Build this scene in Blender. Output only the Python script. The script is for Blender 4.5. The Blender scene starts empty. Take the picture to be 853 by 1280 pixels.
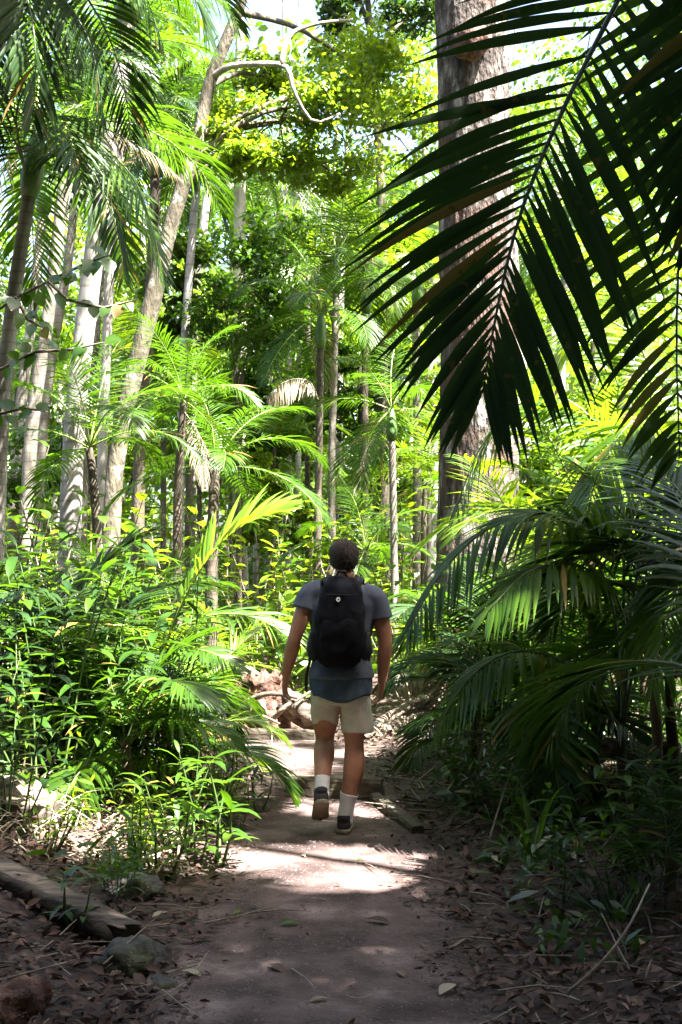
import bpy, math, random
import numpy as np
from mathutils import Vector, Matrix, noise as mnoise
PI = math.pi
R = math.radians
SC = bpy.context.scene
COL = SC.collection

# ------------------------------------------------------------------ camera
CAM_H, PITCH, F = 1.6, R(2.65), 1600.0
FW = Vector((0, math.cos(PITCH), math.sin(PITCH)))
UP = Vector((0, -math.sin(PITCH), math.cos(PITCH)))
RT = Vector((1, 0, 0))
EYE = Vector((0, 0, CAM_H))

def W(px, py, d):
    """world point seen at photo pixel (px, py) at depth d"""
    return EYE + d * (FW + RT * ((px - 426.5) / F) + UP * ((640 - py) / F))

cam = bpy.data.cameras.new('camera')
cam.sensor_fit = 'VERTICAL'; cam.sensor_height = 36; cam.lens = F / 1280 * 36
cam.clip_start = 0.05; cam.clip_end = 600
cam.dof.use_dof = False
co = bpy.data.objects.new('camera', cam); COL.objects.link(co)
co.location = EYE; co.rotation_euler = (PI / 2 + PITCH, 0, 0)
SC.camera = co

# ------------------------------------------------------------------ light
SUN_EL = R(60)
_h = Vector((0.78, -0.62, 0)).normalized()
SUN = Vector((_h.x * math.cos(SUN_EL), _h.y * math.cos(SUN_EL), math.sin(SUN_EL)))
w = bpy.data.worlds.new('World'); SC.world = w; w.use_nodes = True
nt = w.node_tree; bg = nt.nodes['Background']
sky = nt.nodes.new('ShaderNodeTexSky'); sky.sky_type = 'NISHITA'; sky.sun_disc = False
sky.sun_elevation = SUN_EL; sky.sun_rotation = math.atan2(SUN.x, SUN.y)
sky.dust_density = 5.0; sky.air_density = 1.0
nt.links.new(sky.outputs[0], bg.inputs[0]); bg.inputs[1].default_value = 0.06
sl = bpy.data.lights.new('sun', 'SUN'); sl.energy = 5.0; sl.angle = R(0.5); sl.color = (1, .975, .94)
so = bpy.data.objects.new('sun', sl); COL.objects.link(so)
so.rotation_euler = SUN.to_track_quat('Z', 'Y').to_euler(); so.location = SUN * 60
vs = SC.view_settings
vs.view_transform = 'Standard'; vs.look = 'None'; vs.gamma = 1; vs.use_curve_mapping = False
vs.exposure = 3.75
cy = SC.cycles
cy.max_bounces = 8; cy.diffuse_bounces = 2; cy.glossy_bounces = 3; cy.transmission_bounces = 4
cy.transparent_max_bounces = 4; cy.sample_clamp_indirect = 6
cy.caustics_reflective = False; cy.caustics_refractive = False

# ------------------------------------------------------------------ materials
def new_mat(name):
    m = bpy.data.materials.new(name); m.use_nodes = True
    return m, m.node_tree, m.node_tree.nodes['Principled BSDF'], m.node_tree.nodes['Material Output']

def ramp(nt, stops):
    r = nt.nodes.new('ShaderNodeValToRGB'); e = r.color_ramp.elements
    while len(e) < len(stops): e.new(.5)
    for k, (p, c) in enumerate(stops):
        e[k].position = p; e[k].color = (*c, 1)
    return r

def leaf_mat(name, cols, trans, rough=.38, tfac=.4, spec=.5, mottle=.25, spots=None):
    m, nt, b, out = new_mat(name); L = nt.links.new
    at = nt.nodes.new('ShaderNodeAttribute'); at.attribute_name = 'rnd'
    oi = nt.nodes.new('ShaderNodeObjectInfo')
    tc = nt.nodes.new('ShaderNodeTexCoord')
    nz = nt.nodes.new('ShaderNodeTexNoise'); nz.inputs['Scale'].default_value = 9; nz.inputs['Detail'].default_value = 3
    L(tc.outputs['Object'], nz.inputs['Vector'])
    a1 = nt.nodes.new('ShaderNodeMath'); a1.operation = 'MULTIPLY_ADD'; a1.inputs[1].default_value = .6
    L(at.outputs['Fac'], a1.inputs[0])
    a2 = nt.nodes.new('ShaderNodeMath'); a2.operation = 'MULTIPLY_ADD'; a2.inputs[1].default_value = .3; a2.inputs[2].default_value = -mottle * .5 + .05
    L(oi.outputs['Random'], a2.inputs[0]); 
    a3 = nt.nodes.new('ShaderNodeMath'); a3.operation = 'MULTIPLY_ADD'; a3.inputs[1].default_value = mottle
    L(nz.outputs['Fac'], a3.inputs[0]); L(a2.outputs[0], a3.inputs[2]); L(a3.outputs[0], a1.inputs[2])
    r = ramp(nt, [(k / (len(cols) - 1), c) for k, c in enumerate(cols)])
    L(a1.outputs[0], r.inputs[0])
    colour = r.outputs[0]
    if name not in ('fallen_leaf', 'dry_frond'):      # the odd yellowed or browned leaf
        gt = nt.nodes.new('ShaderNodeMath'); gt.operation = 'GREATER_THAN'; gt.inputs[1].default_value = .965
        L(at.outputs['Fac'], gt.inputs[0])
        mo = nt.nodes.new('ShaderNodeMix'); mo.data_type = 'RGBA'
        L(gt.outputs[0], mo.inputs['Factor']); L(colour, mo.inputs['A']); mo.inputs['B'].default_value = (.20, .125, .035, 1)
        colour = mo.outputs['Result']
    if spots:
        n2 = nt.nodes.new('ShaderNodeTexNoise'); n2.inputs['Scale'].default_value = 28; n2.inputs['Detail'].default_value = 2
        L(tc.outputs['Object'], n2.inputs['Vector'])
        r2 = ramp(nt, [(.64, (0, 0, 0)), (.72, (1, 1, 1))]); L(n2.outputs['Fac'], r2.inputs[0])
        mx = nt.nodes.new('ShaderNodeMix'); mx.data_type = 'RGBA'
        L(r2.outputs[0], mx.inputs['Factor']); L(colour, mx.inputs['A']); mx.inputs['B'].default_value = (*spots, 1)
        colour = mx.outputs['Result']
    L(colour, b.inputs['Base Color'])
    b.inputs['Roughness'].default_value = rough; b.inputs['Specular IOR Level'].default_value = spec
    tr = nt.nodes.new('ShaderNodeBsdfTranslucent')
    mc = nt.nodes.new('ShaderNodeMix'); mc.data_type = 'RGBA'; mc.inputs['Factor'].default_value = .75
    L(colour, mc.inputs['A']); mc.inputs['B'].default_value = (*trans, 1); L(mc.outputs['Result'], tr.inputs[0])
    mx = nt.nodes.new('ShaderNodeMixShader'); mx.inputs[0].default_value = tfac
    L(b.outputs[0], mx.inputs[1]); L(tr.outputs[0], mx.inputs[2]); L(mx.outputs[0], out.inputs[0])
    return m

def rough_mat(name, stops, scale=6, detail=6, rough=.85, bump=.4, bscale=None, stretch=(1, 1, 1), spec=.3, speck=None, obj_coord=True, dist=.02):
    m, nt, b, out = new_mat(name); L = nt.links.new
    tc = nt.nodes.new('ShaderNodeTexCoord'); mp = nt.nodes.new('ShaderNodeMapping')
    mp.inputs['Scale'].default_value = stretch
    L(tc.outputs['Object'], mp.inputs[0])
    nz = nt.nodes.new('ShaderNodeTexNoise'); nz.inputs['Scale'].default_value = scale; nz.inputs['Detail'].default_value = detail; nz.inputs['Roughness'].default_value = .62
    L(mp.outputs[0], nz.inputs['Vector'])
    r = ramp(nt, stops); L(nz.outputs['Fac'], r.inputs[0]); colour = r.outputs[0]
    if speck:
        v = nt.nodes.new('ShaderNodeTexVoronoi'); v.inputs['Scale'].default_value = speck[0]; L(tc.outputs['Object'], v.inputs['Vector'])
        wn = nt.nodes.new('ShaderNodeSeparateColor'); L(v.outputs['Color'], wn.inputs[0])
        rr = ramp(nt, [(speck[1], (0, 0, 0)), (min(1, speck[1] + .05), (1, 1, 1))]); L(wn.outputs[0], rr.inputs[0])
        r3 = ramp(nt, [(.25, (1, 1, 1)), (.4, (0, 0, 0))]); L(v.outputs['Distance'], r3.inputs[0])
        mu = nt.nodes.new('ShaderNodeMix'); mu.data_type = 'RGBA'; mu.blend_type = 'MULTIPLY'; mu.inputs['Factor'].default_value = 1
        L(rr.outputs[0], mu.inputs['A']); L(r3.outputs[0], mu.inputs['B'])
        mx = nt.nodes.new('ShaderNodeMix'); mx.data_type = 'RGBA'; L(mu.outputs['Result'], mx.inputs['Factor']); L(colour, mx.inputs['A']); mx.inputs['B'].default_value = (*speck[2], 1)
        colour = mx.outputs['Result']
    L(colour, b.inputs['Base Color']); b.inputs['Roughness'].default_value = rough; b.inputs['Specular IOR Level'].default_value = spec
    n2 = nt.nodes.new('ShaderNodeTexNoise'); n2.inputs['Scale'].default_value = bscale or scale * 3; n2.inputs['Detail'].default_value = 8
    L(mp.outputs[0], n2.inputs['Vector'])
    bp = nt.nodes.new('ShaderNodeBump'); bp.inputs['Strength'].default_value = bump; bp.inputs['Distance'].default_value = dist
    L(n2.outputs['Fac'], bp.inputs['Height']); L(bp.outputs[0], b.inputs['Normal'])
    return m

def trunk_mat(name, stops, scale=3.5, ring=None, bump=.6, stretch=(1, 1, .35), patch=None, dist=.03):
    """bark: stretched noise, optional leaf-scar rings and lichen patches"""
    m = rough_mat(name, stops, scale=scale, detail=8, rough=.9, bump=bump, stretch=stretch, bscale=scale * 4, dist=dist)
    nt = m.node_tree; L = nt.links.new; b = nt.nodes['Principled BSDF']
    base = b.inputs['Base Color'].links[0].from_socket
    tc = [n for n in nt.nodes if n.type == 'TEX_COORD'][0]
    if ring:
        wv = nt.nodes.new('ShaderNodeTexWave'); wv.bands_direction = 'Z'; wv.inputs['Scale'].default_value = ring; wv.inputs['Distortion'].default_value = .6
        L(tc.outputs['Object'], wv.inputs['Vector'])
        rr = ramp(nt, [(0, (.62, .6, .57)), (.10, (1, 1, 1))]); L(wv.outputs['Fac'], rr.inputs[0])
        mu = nt.nodes.new('ShaderNodeMix'); mu.data_type = 'RGBA'; mu.blend_type = 'MULTIPLY'; mu.inputs['Factor'].default_value = .8
        L(base, mu.inputs['A']); L(rr.outputs[0], mu.inputs['B']); base = mu.outputs['Result']
    if patch:
        nz = nt.nodes.new('ShaderNodeTexNoise'); nz.inputs['Scale'].default_value = patch[0]; nz.inputs['Detail'].default_value = 5
        L(tc.outputs['Object'], nz.inputs['Vector'])
        rr = ramp(nt, [(patch[1], (0, 0, 0)), (patch[1] + .06, (1, 1, 1))]); L(nz.outputs['Fac'], rr.inputs[0])
        mx = nt.nodes.new('ShaderNodeMix'); mx.data_type = 'RGBA'; L(rr.outputs[0], mx.inputs['Factor']); L(base, mx.inputs['A']); mx.inputs['B'].default_value = (*patch[2], 1)
        base = mx.outputs['Result']
    L(base, b.inputs['Base Color'])
    return m

def plain_mat(name, c, rough=.7, spec=.4, weave=None):
    m, nt, b, out = new_mat(name); L = nt.links.new
    tc = nt.nodes.new('ShaderNodeTexCoord')
    nz = nt.nodes.new('ShaderNodeTexNoise'); nz.inputs['Scale'].default_value = 14; nz.inputs['Detail'].default_value = 5
    L(tc.outputs['Object'], nz.inputs['Vector'])
    r = ramp(nt, [(.3, tuple(v * .8 for v in c)), (.7, tuple(min(1, v * 1.15) for v in c))]); L(nz.outputs['Fac'], r.inputs[0])
    L(r.outputs[0], b.inputs['Base Color']); b.inputs['Roughness'].default_value = rough; b.inputs['Specular IOR Level'].default_value = spec
    if weave:
        n2 = nt.nodes.new('ShaderNodeTexNoise'); n2.inputs['Scale'].default_value = weave; n2.inputs['Detail'].default_value = 3
        L(tc.outputs['Object'], n2.inputs['Vector'])
        bp = nt.nodes.new('ShaderNodeBump'); bp.inputs['Strength'].default_value = .4; bp.inputs['Distance'].default_value = .006
        L(n2.outputs['Fac'], bp.inputs['Height']); L(bp.outputs[0], b.inputs['Normal'])
    return m

M = {}
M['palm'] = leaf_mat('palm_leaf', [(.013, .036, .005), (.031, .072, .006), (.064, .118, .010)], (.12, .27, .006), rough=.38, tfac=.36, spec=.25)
M['palm_dark'] = leaf_mat('dark_palm_leaf', [(.010, .026, .007), (.018, .042, .009), (.03, .06, .011)], (.07, .14, .008), rough=.5, tfac=.2, spec=.16)  # darker copy of the palm leaf, shade put into its colour
M['palm_near'] = leaf_mat('shaded_palm_leaf', [(.010, .028, .010), (.016, .042, .012), (.028, .055, .014)], (.06, .13, .012), rough=.55, tfac=.12, spec=.15, spots=(.10, .075, .02))  # near frond leaf darkened to stand for canopy shade; brown spots are its own
M['palm_bright'] = leaf_mat('sunlit_palm_leaf', [(.045, .10, .005), (.082, .16, .008), (.135, .215, .014)], (.30, .46, .008), rough=.36, tfac=.42)  # brighter copy of the palm leaf, sunlight put into its colour
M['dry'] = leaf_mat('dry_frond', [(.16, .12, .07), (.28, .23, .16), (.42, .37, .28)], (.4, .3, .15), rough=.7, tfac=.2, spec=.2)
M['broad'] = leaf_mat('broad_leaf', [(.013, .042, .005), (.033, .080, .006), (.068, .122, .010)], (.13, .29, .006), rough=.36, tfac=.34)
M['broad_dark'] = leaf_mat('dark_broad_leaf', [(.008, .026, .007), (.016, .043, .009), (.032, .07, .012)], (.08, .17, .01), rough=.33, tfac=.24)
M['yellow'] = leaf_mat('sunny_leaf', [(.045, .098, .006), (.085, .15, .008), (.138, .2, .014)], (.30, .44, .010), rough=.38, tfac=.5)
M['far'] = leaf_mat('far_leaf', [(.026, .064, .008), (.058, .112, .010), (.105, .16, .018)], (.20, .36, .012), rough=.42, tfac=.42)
M['litter'] = leaf_mat('fallen_leaf', [(.022, .012, .010), (.055, .030, .022), (.10, .06, .042), (.20, .135, .10)], (.1, .05, .02), rough=.7, tfac=.06, spec=.18)
M['grey_bark'] = trunk_mat('grey_bark', [(.3, (.13, .11, .09)), (.5, (.30, .27, .23)), (.7, (.45, .42, .37))], 4)
M['palm_bark'] = trunk_mat('ringed_palm_bark', [(.3, (.08, .07, .055)), (.5, (.17, .15, .12)), (.7, (.28, .25, .21))], 5, ring=3.1, bump=.5)
M['pale_bark'] = trunk_mat('pale_bark', [(.3, (.16, .145, .125)), (.5, (.28, .26, .235)), (.7, (.40, .38, .35))], 4, ring=1.6, bump=.35)
M['dark_bark'] = trunk_mat('dark_bark', [(.3, (.035, .028, .02)), (.5, (.075, .06, .042)), (.7, (.13, .105, .075))], 6, ring=2.6)
M['moss_bark'] = trunk_mat('mossy_bark', [(.3, (.04, .034, .022)), (.5, (.09, .075, .05)), (.7, (.17, .15, .11))], 7, patch=(6, .60, (.24, .25, .2)), bump=.8)
M['big_bark'] = trunk_mat('flaking_bark', [(.36, (.022, .016, .013)), (.47, (.065, .05, .04)), (.55, (.14, .12, .10)), (.66, (.36, .34, .31))], 4.2, stretch=(1.8, 1.8, .6), bump=1.0, dist=.10, patch=(1.3, .50, (.085, .05, .036)))
M['stem'] = plain_mat('green_stem', (.06, .10, .025), .5)
M['rachis'] = plain_mat('frond_rib', (.05, .07, .025), .45)
M['rib_light'] = plain_mat('pale_frond_rib', (.16, .22, .05), .45)
M['shaft'] = plain_mat('crownshaft', (.07, .13, .035), .4)
M['husk'] = rough_mat('palm_husk', [(.3, (.03, .02, .014)), (.7, (.12, .085, .05))], 9, rough=.9, stretch=(1, 1, .3))
M['twig'] = rough_mat('twig', [(.3, (.10, .075, .055)), (.7, (.32, .26, .2))], 10, rough=.9)
M['ground'] = rough_mat('soil', [(.3, (.018, .012, .010)), (.5, (.045, .03, .024)), (.7, (.10, .07, .055))], 5, detail=10, bump=.9, bscale=22, dist=.03)
M['path'] = rough_mat('path_gravel', [(.32, (.027, .017, .015)), (.46, (.062, .041, .036)), (.58, (.112, .077, .068)), (.72, (.23, .17, .152))], 2.6, detail=12, rough=.88, bump=.9, bscale=70, dist=.015, speck=(85, .93, (.22, .18, .16)), spec=.2)
M['log_red'] = rough_mat('rotting_log', [(.3, (.02, .010, .008)), (.46, (.075, .036, .024)), (.58, (.17, .09, .058)), (.74, (.36, .25, .18))], 7, detail=12, bump=1, stretch=(1, 1, 1), dist=.04)
M['log_grey'] = rough_mat('weathered_log', [(.32, (.02, .015, .012)), (.5, (.085, .062, .046)), (.68, (.25, .2, .15))], 6, detail=12, bump=.8, stretch=(.25, 1.6, 1.6), dist=.03)
M['log_top'] = rough_mat('split_wood_face', [(.3, (.22, .15, .11)), (.5, (.38, .29, .23)), (.7, (.5, .41, .33))], 6, detail=8, bump=.4, stretch=(.15, 2, 2), dist=.02)
M['timber'] = rough_mat('timber_edging', [(.3, (.022, .015, .011)), (.6, (.065, .05, .035)), (.8, (.12, .12, .06))], 6, detail=8, bump=.7, stretch=(.3, 2, 2), dist=.02)
M['rock'] = rough_mat('mossy_rock', [(.32, (.02, .02, .017)), (.5, (.05, .047, .04)), (.62, (.06, .066, .032)), (.75, (.13, .13, .11))], 4, detail=9, bump=1, dist=.04)

# ------------------------------------------------------------------ objects, tags
def tag(o, label=None, cat=None, group=None, kind=None):
    if label: o['label'] = label
    if cat: o['category'] = cat
    if group: o['group'] = group
    if kind: o['kind'] = kind
    return o

def thing(name, loc, label, cat, group=None, rz=0, s=1.0):
    o = bpy.data.objects.new(name, None); COL.objects.link(o)
    o.empty_display_size = .1
    o.location = loc; o.rotation_euler = (0, 0, rz); o.scale = (s, s, s)
    return tag(o, label, cat, group)

def link(name, me, parent=None, loc=None, rot=None, s=None):
    o = bpy.data.objects.new(name, me); COL.objects.link(o)
    if parent: o.parent = parent
    if loc is not None: o.location = loc
    if rot is not None: o.rotation_euler = rot
    if s is not None: o.scale = (s, s, s) if not hasattr(s, '__len__') else s
    return o

def copy_tree(o, parent=None):
    c = o.copy(); COL.objects.link(c)
    if parent: c.parent = parent
    for ch in o.children: copy_tree(ch, c)
    return c

# ------------------------------------------------------------------ mesh builder
class MB:
    def __init__(s): s.v = []; s.f = []; s.m = []; s.r = []
    def add(s, vs, fs, mi=0, rnd=.5):
        n = len(s.v)
        s.v += [tuple(v) for v in vs]; s.r += [rnd] * len(vs)
        s.f += [tuple(i + n for i in f) for f in fs]; s.m += [mi] * len(fs)
    def tube(s, pts, rad, sides=8, mi=0, rnd=.5, jit=0, seed=0, caps=True):
        pts = [Vector(p) for p in pts]; n = len(pts)
        if not hasattr(rad, '__len__'): rad = [rad] * n
        rg = random.Random(seed); vs = []; fs = []
        up = Vector((0.13, .99, .05))
        for i, p in enumerate(pts):
            t = (pts[min(i + 1, n - 1)] - pts[max(i - 1, 0)]).normalized()
            if abs(t.dot(up)) > .95: up = Vector((1, .02, .1))
            a = t.cross(up).normalized(); b = t.cross(a).normalized()
            for k in range(sides):
                th = 2 * PI * k / sides
                rr = rad[i] * (1 + jit * (mnoise.noise(Vector((math.cos(th) * 1.7, math.sin(th) * 1.7, i * .45 + seed * 7))) ))
                vs.append(p + (a * math.cos(th) + b * math.sin(th)) * rr)
        for i in range(n - 1):
            for k in range(sides):
                k2 = (k + 1) % sides
                fs.append((i * sides + k, i * sides + k2, (i + 1) * sides + k2, (i + 1) * sides + k))
        if caps:
            fs.append(tuple(range(sides))[::-1]); fs.append(tuple((n - 1) * sides + k for k in range(sides)))
        s.add(vs, fs, mi, rnd)
    def blade(s, base, d, up, L, wd, droop=.5, segs=4, fold=.25, mi=0, rnd=.5, prof=None):
        """one leaf: a folded blade that starts at base along d and droops"""
        d = Vector(d).normalized(); p = Vector(base); up = Vector(up)
        sd = d.cross(up)
        if sd.length < 1e-3: sd = d.cross(Vector((.3, .9, .1)))
        sd.normalize()
        prof = prof or (.25, .85, 1, .72, .03)
        vs = []; fs = []
        for k in range(segs + 1):
            q = k / segs * (len(prof) - 1); i = min(int(q), len(prof) - 2); f = q - i
            hw = wd * .5 * (prof[i] * (1 - f) + prof[i + 1] * f)
            nn = sd.cross(d).normalized()
            if fold:
                vs += [p - sd * hw + nn * hw * fold * 1.6, p, p + sd * hw + nn * hw * fold * 1.6]
            else:
                vs += [p - sd * hw, p + sd * hw]
            d = (d + Vector((0, 0, -droop / segs * (.4 + 1.2 * k / segs)))).normalized()
            sd = (sd - d * sd.dot(d)).normalized()
            p = p + d * (L / segs)
        c = 3 if fold else 2
        for k in range(segs):
            for j in range(c - 1):
                a = k * c + j; fs.append((a, a + 1, a + c + 1, a + c))
        s.add(vs, fs, mi, rnd)
    def mesh(s, name, mats, smooth=True):
        me = bpy.data.meshes.new(name)
        me.from_pydata(s.v, [], s.f)
        for m in (mats if isinstance(mats, (list, tuple)) else [mats]): me.materials.append(m)
        me.polygons.foreach_set('material_index', s.m)
        me.polygons.foreach_set('use_smooth', [smooth] * len(s.f))
        at = me.attributes.new('rnd', 'FLOAT', 'POINT'); at.data.foreach_set('value', s.r)
        me.update()
        return me
    def build(s, name, mats, parent=None, loc=None, rot=None, sc=None, smooth=True):
        return link(name, s.mesh(name, mats, smooth), parent, loc, rot, sc)

def leaf_cloud(name, P, L, Wd, mat, rg, upness=.55, spread=None, extra=None):
    """many small leaves (numpy): P points Nx3, each a six-cornered blade turned its own way. extra: MB whose faces join this mesh"""
    N = len(P)
    nrm = rg.normal(size=(N, 3)); nrm[:, 2] = np.abs(nrm[:, 2]) * .6 + upness * 1.6
    nrm /= np.linalg.norm(nrm, axis=1)[:, None]
    d = rg.normal(size=(N, 3)); d -= nrm * (d * nrm).sum(1)[:, None]; d /= np.linalg.norm(d, axis=1)[:, None]
    d[:, 2] -= .25; d /= np.linalg.norm(d, axis=1)[:, None]
    sd = np.cross(d, nrm); sd /= np.linalg.norm(sd, axis=1)[:, None]
    l = (L * rg.uniform(.6, 1.25, N))[:, None]; ww = (Wd * rg.uniform(.7, 1.2, N))[:, None] * .5
    V = np.empty((N, 6, 3))
    V[:, 0] = P
    V[:, 1] = P + d * l * .33 - sd * ww
    V[:, 2] = P + d * l * .33 + sd * ww
    V[:, 3] = P + d * l * .70 - sd * ww * .8 - np.array([0, 0, .06]) * l
    V[:, 4] = P + d * l * .70 + sd * ww * .8 - np.array([0, 0, .06]) * l
    V[:, 5] = P + d * l - np.array([0, 0, .16]) * l
    nv = N * 6
    base = np.arange(N)[:, None] * 6
    tri1 = base + np.array([0, 2, 1]); quad = base + np.array([1, 2, 4, 3]); tri2 = base + np.array([3, 4, 5])
    loops = np.concatenate([tri1, quad, tri2], axis=1).ravel()
    st = (np.arange(N)[:, None] * 10 + np.array([0, 3, 7])).ravel(); tot = np.tile([3, 4, 3], N)
    rnd = np.repeat(rg.uniform(0, 1, N), 6)
    verts = V.reshape(-1, 3); mi = np.zeros(N * 3, int)
    mats = [mat]
    if extra is not None and extra[0].v:
        mb, m2 = extra
        ev = np.array(mb.v); ef = mb.f
        el = np.concatenate([np.array(f) + nv for f in ef]); et = np.array([len(f) for f in ef])
        es = len(loops) + np.concatenate([[0], np.cumsum(et)[:-1]])
        verts = np.concatenate([verts, ev]); loops = np.concatenate([loops, el])
        st = np.concatenate([st, es]); tot = np.concatenate([tot, et]); rnd = np.concatenate([rnd, np.array(mb.r)])
        mi = np.concatenate([mi, np.ones(len(ef), int)]); mats.append(m2)
    me = bpy.data.meshes.new(name)
    me.vertices.add(len(verts)); me.vertices.foreach_set('co', verts.astype(np.float32).ravel())
    me.loops.add(len(loops)); me.loops.foreach_set('vertex_index', loops.astype(np.int32))
    me.polygons.add(len(st)); me.polygons.foreach_set('loop_start', st.astype(np.int32))
    try: me.polygons.foreach_set('loop_total', tot.astype(np.int32))
    except Exception: pass
    for m in mats: me.materials.append(m)
    me.polygons.foreach_set('material_index', mi.astype(np.int32))
    at = me.attributes.new('rnd', 'FLOAT', 'POINT'); at.data.foreach_set('value', rnd.astype(np.float32))
    me.update(calc_edges=True); me.validate()
    return me

# ------------------------------------------------------------------ ground
def sstep(a, b, x):
    t = min(1, max(0, (x - a) / (b - a))); return t * t * (3 - 2 * t)

_pc = [(-5, -.12), (3, -.10), (4.5, -.07), (6, -.06), (8, -.10), (10, -.22), (12, -.48), (13.5, -.95), (15, -1.8), (17, -3.3), (20, -5.5), (26, -8.5), (40, -13)]
def pcx(y):
    for (a, b), (c, d) in zip(_pc, _pc[1:]):
        if y <= c:
            t = max(0, (y - a) / (c - a)); return b + (d - b) * t
    return _pc[-1][1]
def phw(y): return .60 if y < 6 else .60 - .10 * sstep(6, 12, y)

def gz(x, y):
    e = abs(x - pcx(y)) - phw(y) - .05
    k = sstep(0, 2.4, e)
    left = x < pcx(y)
    h = k * (.42 if left else .16) + sstep(2, 9, e) * (.5 if left else .35)
    nz = mnoise.noise(Vector((x * .7, y * .7, 3.1))) * .09 + mnoise.noise(Vector((x * 2.3, y * 2.3, 7.7))) * .03
    return h + nz * sstep(0, .7, e) + sstep(18, 60, y) * 2.5

def GP(x, y, dz=0): return Vector((x, y, gz(x, y) + dz))
def GX(px, d): return (px - 426.5) / F * d        # x on the vertical plane at depth d

def axis(lo, hi, dense_lo, dense_hi, step):
    a = list(np.arange(dense_lo, dense_hi, step)); s = step; x = dense_hi
    while x < hi: a.append(x); s *= 1.25; x += s
    s = step; x = dense_lo; b = []
    while x > lo: s *= 1.25; x -= s; b.append(x)
    return b[::-1] + a + [hi]
xs = axis(-150, 150, -5, 5, .14); ys = axis(-25, 260, 0, 18, .16)
mb = MB(); nx = len(xs)
mb.v = [(x, y, gz(x, y)) for y in ys for x in xs]; mb.r = [.5] * len(mb.v)
for j in range(len(ys) - 1):
    for i in range(nx - 1):
        a = j * nx + i; mb.f.append((a, a + 1, a + nx + 1, a + nx))
mb.m = [0] * len(mb.f)
tag(mb.build('ground', M['ground']), 'dark soil floor of the rainforest strewn with leaves', kind='structure')

mb = MB(); yy = list(np.arange(-3, 24, .12)); nc = 13
for j, y in enumerate(yy):
    for i in range(nc):
        u = i / (nc - 1) * 2 - 1
        wob = .09 * mnoise.noise(Vector((y * 1.3, 5 * (1 if u > 0 else -1), 0))) + .03 * mnoise.noise(Vector((y * 5, 9 * (1 if u > 0 else -1), 0)))
        x = pcx(y) + u * (phw(y) + wob)
        mb.v.append((x, y, max(gz(x, y), 0) + .006 + .014 * (1 - abs(u) ** 3) + .012 * mnoise.noise(Vector((x * 2, y * 2, 1)))))
mb.r = [.5] * len(mb.v)
for j in range(len(yy) - 1):
    for i in range(nc - 1):
        a = j * nc + i; mb.f.append((a, a + 1, a + nc + 1, a + nc))
mb.m = [0] * len(mb.f)
tag(mb.build('path', M['path']), 'narrow gritty footpath leading into the rainforest', kind='structure')

# ------------------------------------------------------------------ palm fronds
def frond(pts, upv, n, ll, lw, seed, ab=70, at_=28, vee=.25, droop=.6, segs=4, start=.16, fold=.2, rad=.012, jit=.08, tiltw=.35, dup=None):
    """pinnate frond along the curve pts -> (leaflet builder, rib builder)"""
    rg = random.Random(seed); lf = MB(); rb = MB()
    pts = [Vector(p) for p in pts]; m = len(pts) - 1
    def at(t):
        q = min(t, .9999) * m; i = int(q); f = q - i
        a = pts[i]; b = pts[i + 1]
        t0 = (pts[i + 1] - pts[max(i - 1, 0)]); t1 = (pts[min(i + 2, m)] - pts[i])
        return a.lerp(b, f), t0.lerp(t1, f).normalized()
    rb.tube(pts, [rad * (1.1 - .9 * i / m) for i in range(m + 1)], 6)
    for i in range(n):
        t = start + (1 - start) * (i + .5) / n
        p, T = at(t)
        S = T.cross(Vector(upv)).normalized(); U = S.cross(T).normalized()
        u = (t - start) / (1 - start)
        pr = (.55 + .45 * math.sin(PI * min(1, u / .45) / 2)) * (1 - .68 * max(0, (u - .45) / .55) ** 1.6)
        for sgn in (1, -1):
            if rg.random() < .03: continue
            a = R(ab + (at_ - ab) * u + rg.uniform(-5, 5))
            v = vee + rg.uniform(-.15, .15)
            d = T * math.cos(a) + (S * sgn * math.cos(v) + U * math.sin(v)) * math.sin(a)
            wv = (T - d * T.dot(d)).normalized()
            nn = wv.cross(d) * sgn
            nn = (nn + wv * tiltw * -1).normalized()
            L = ll * pr * rg.uniform(1 - jit, 1 + jit)
            lf.blade(p, d, nn, L, lw * rg.uniform(.85, 1.1) * (.7 + .3 * pr), droop * rg.uniform(.6, 1.4), segs, fold, 0, rg.random(), (.16, .75, 1, .8, .42, .03))
    return lf, rb

def arc(a0, bend, L, m=10, side=0):
    p = Vector((0, 0, 0)); pts = [p.copy()]
    for i in range(m):
        t = (i + .5) / m
        a = a0 - bend * t ** 1.25
        yaw = side * t * t
        p = p + Vector((math.cos(a) * math.cos(yaw), math.cos(a) * math.sin(yaw), math.sin(a))) * (L / m)
        pts.append(p.copy())
    return pts

FR = {}
def frond_set(key, mat, rib, n, ll, lw, segs, fold, droop, rad, angles=((82, 1.0), (66, 1.45), (48, 1.6), (28, 1.5), (5, 1.3), (-25, .9)), vee=.2, two=2):
    lst = []
    for k, (a, b) in enumerate(angles):
        row = []
        for q in range(two):
            lf, rb = frond(arc(R(a), b * (.9 + .2 * q), 1.0, 10, (-.25, .3)[q % 2]), (0, 0, 1) if a < 80 else (-.3, 0, 1), n, ll, lw, k * 10 + q, droop=droop, segs=segs, fold=fold, rad=rad, vee=vee)
            row.append((lf.mesh(key + '_leaflets', M[mat]), rb.mesh(key + '_rib', M[rib])))
        lst.append(row)
    FR[key] = lst
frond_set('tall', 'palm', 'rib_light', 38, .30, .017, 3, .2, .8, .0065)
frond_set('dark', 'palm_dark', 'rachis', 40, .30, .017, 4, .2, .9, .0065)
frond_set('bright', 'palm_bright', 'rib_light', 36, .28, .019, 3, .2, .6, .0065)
frond_set('near', 'palm_dark', 'rachis', 32, .40, .030, 6, .22, .9, .0075)
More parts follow.
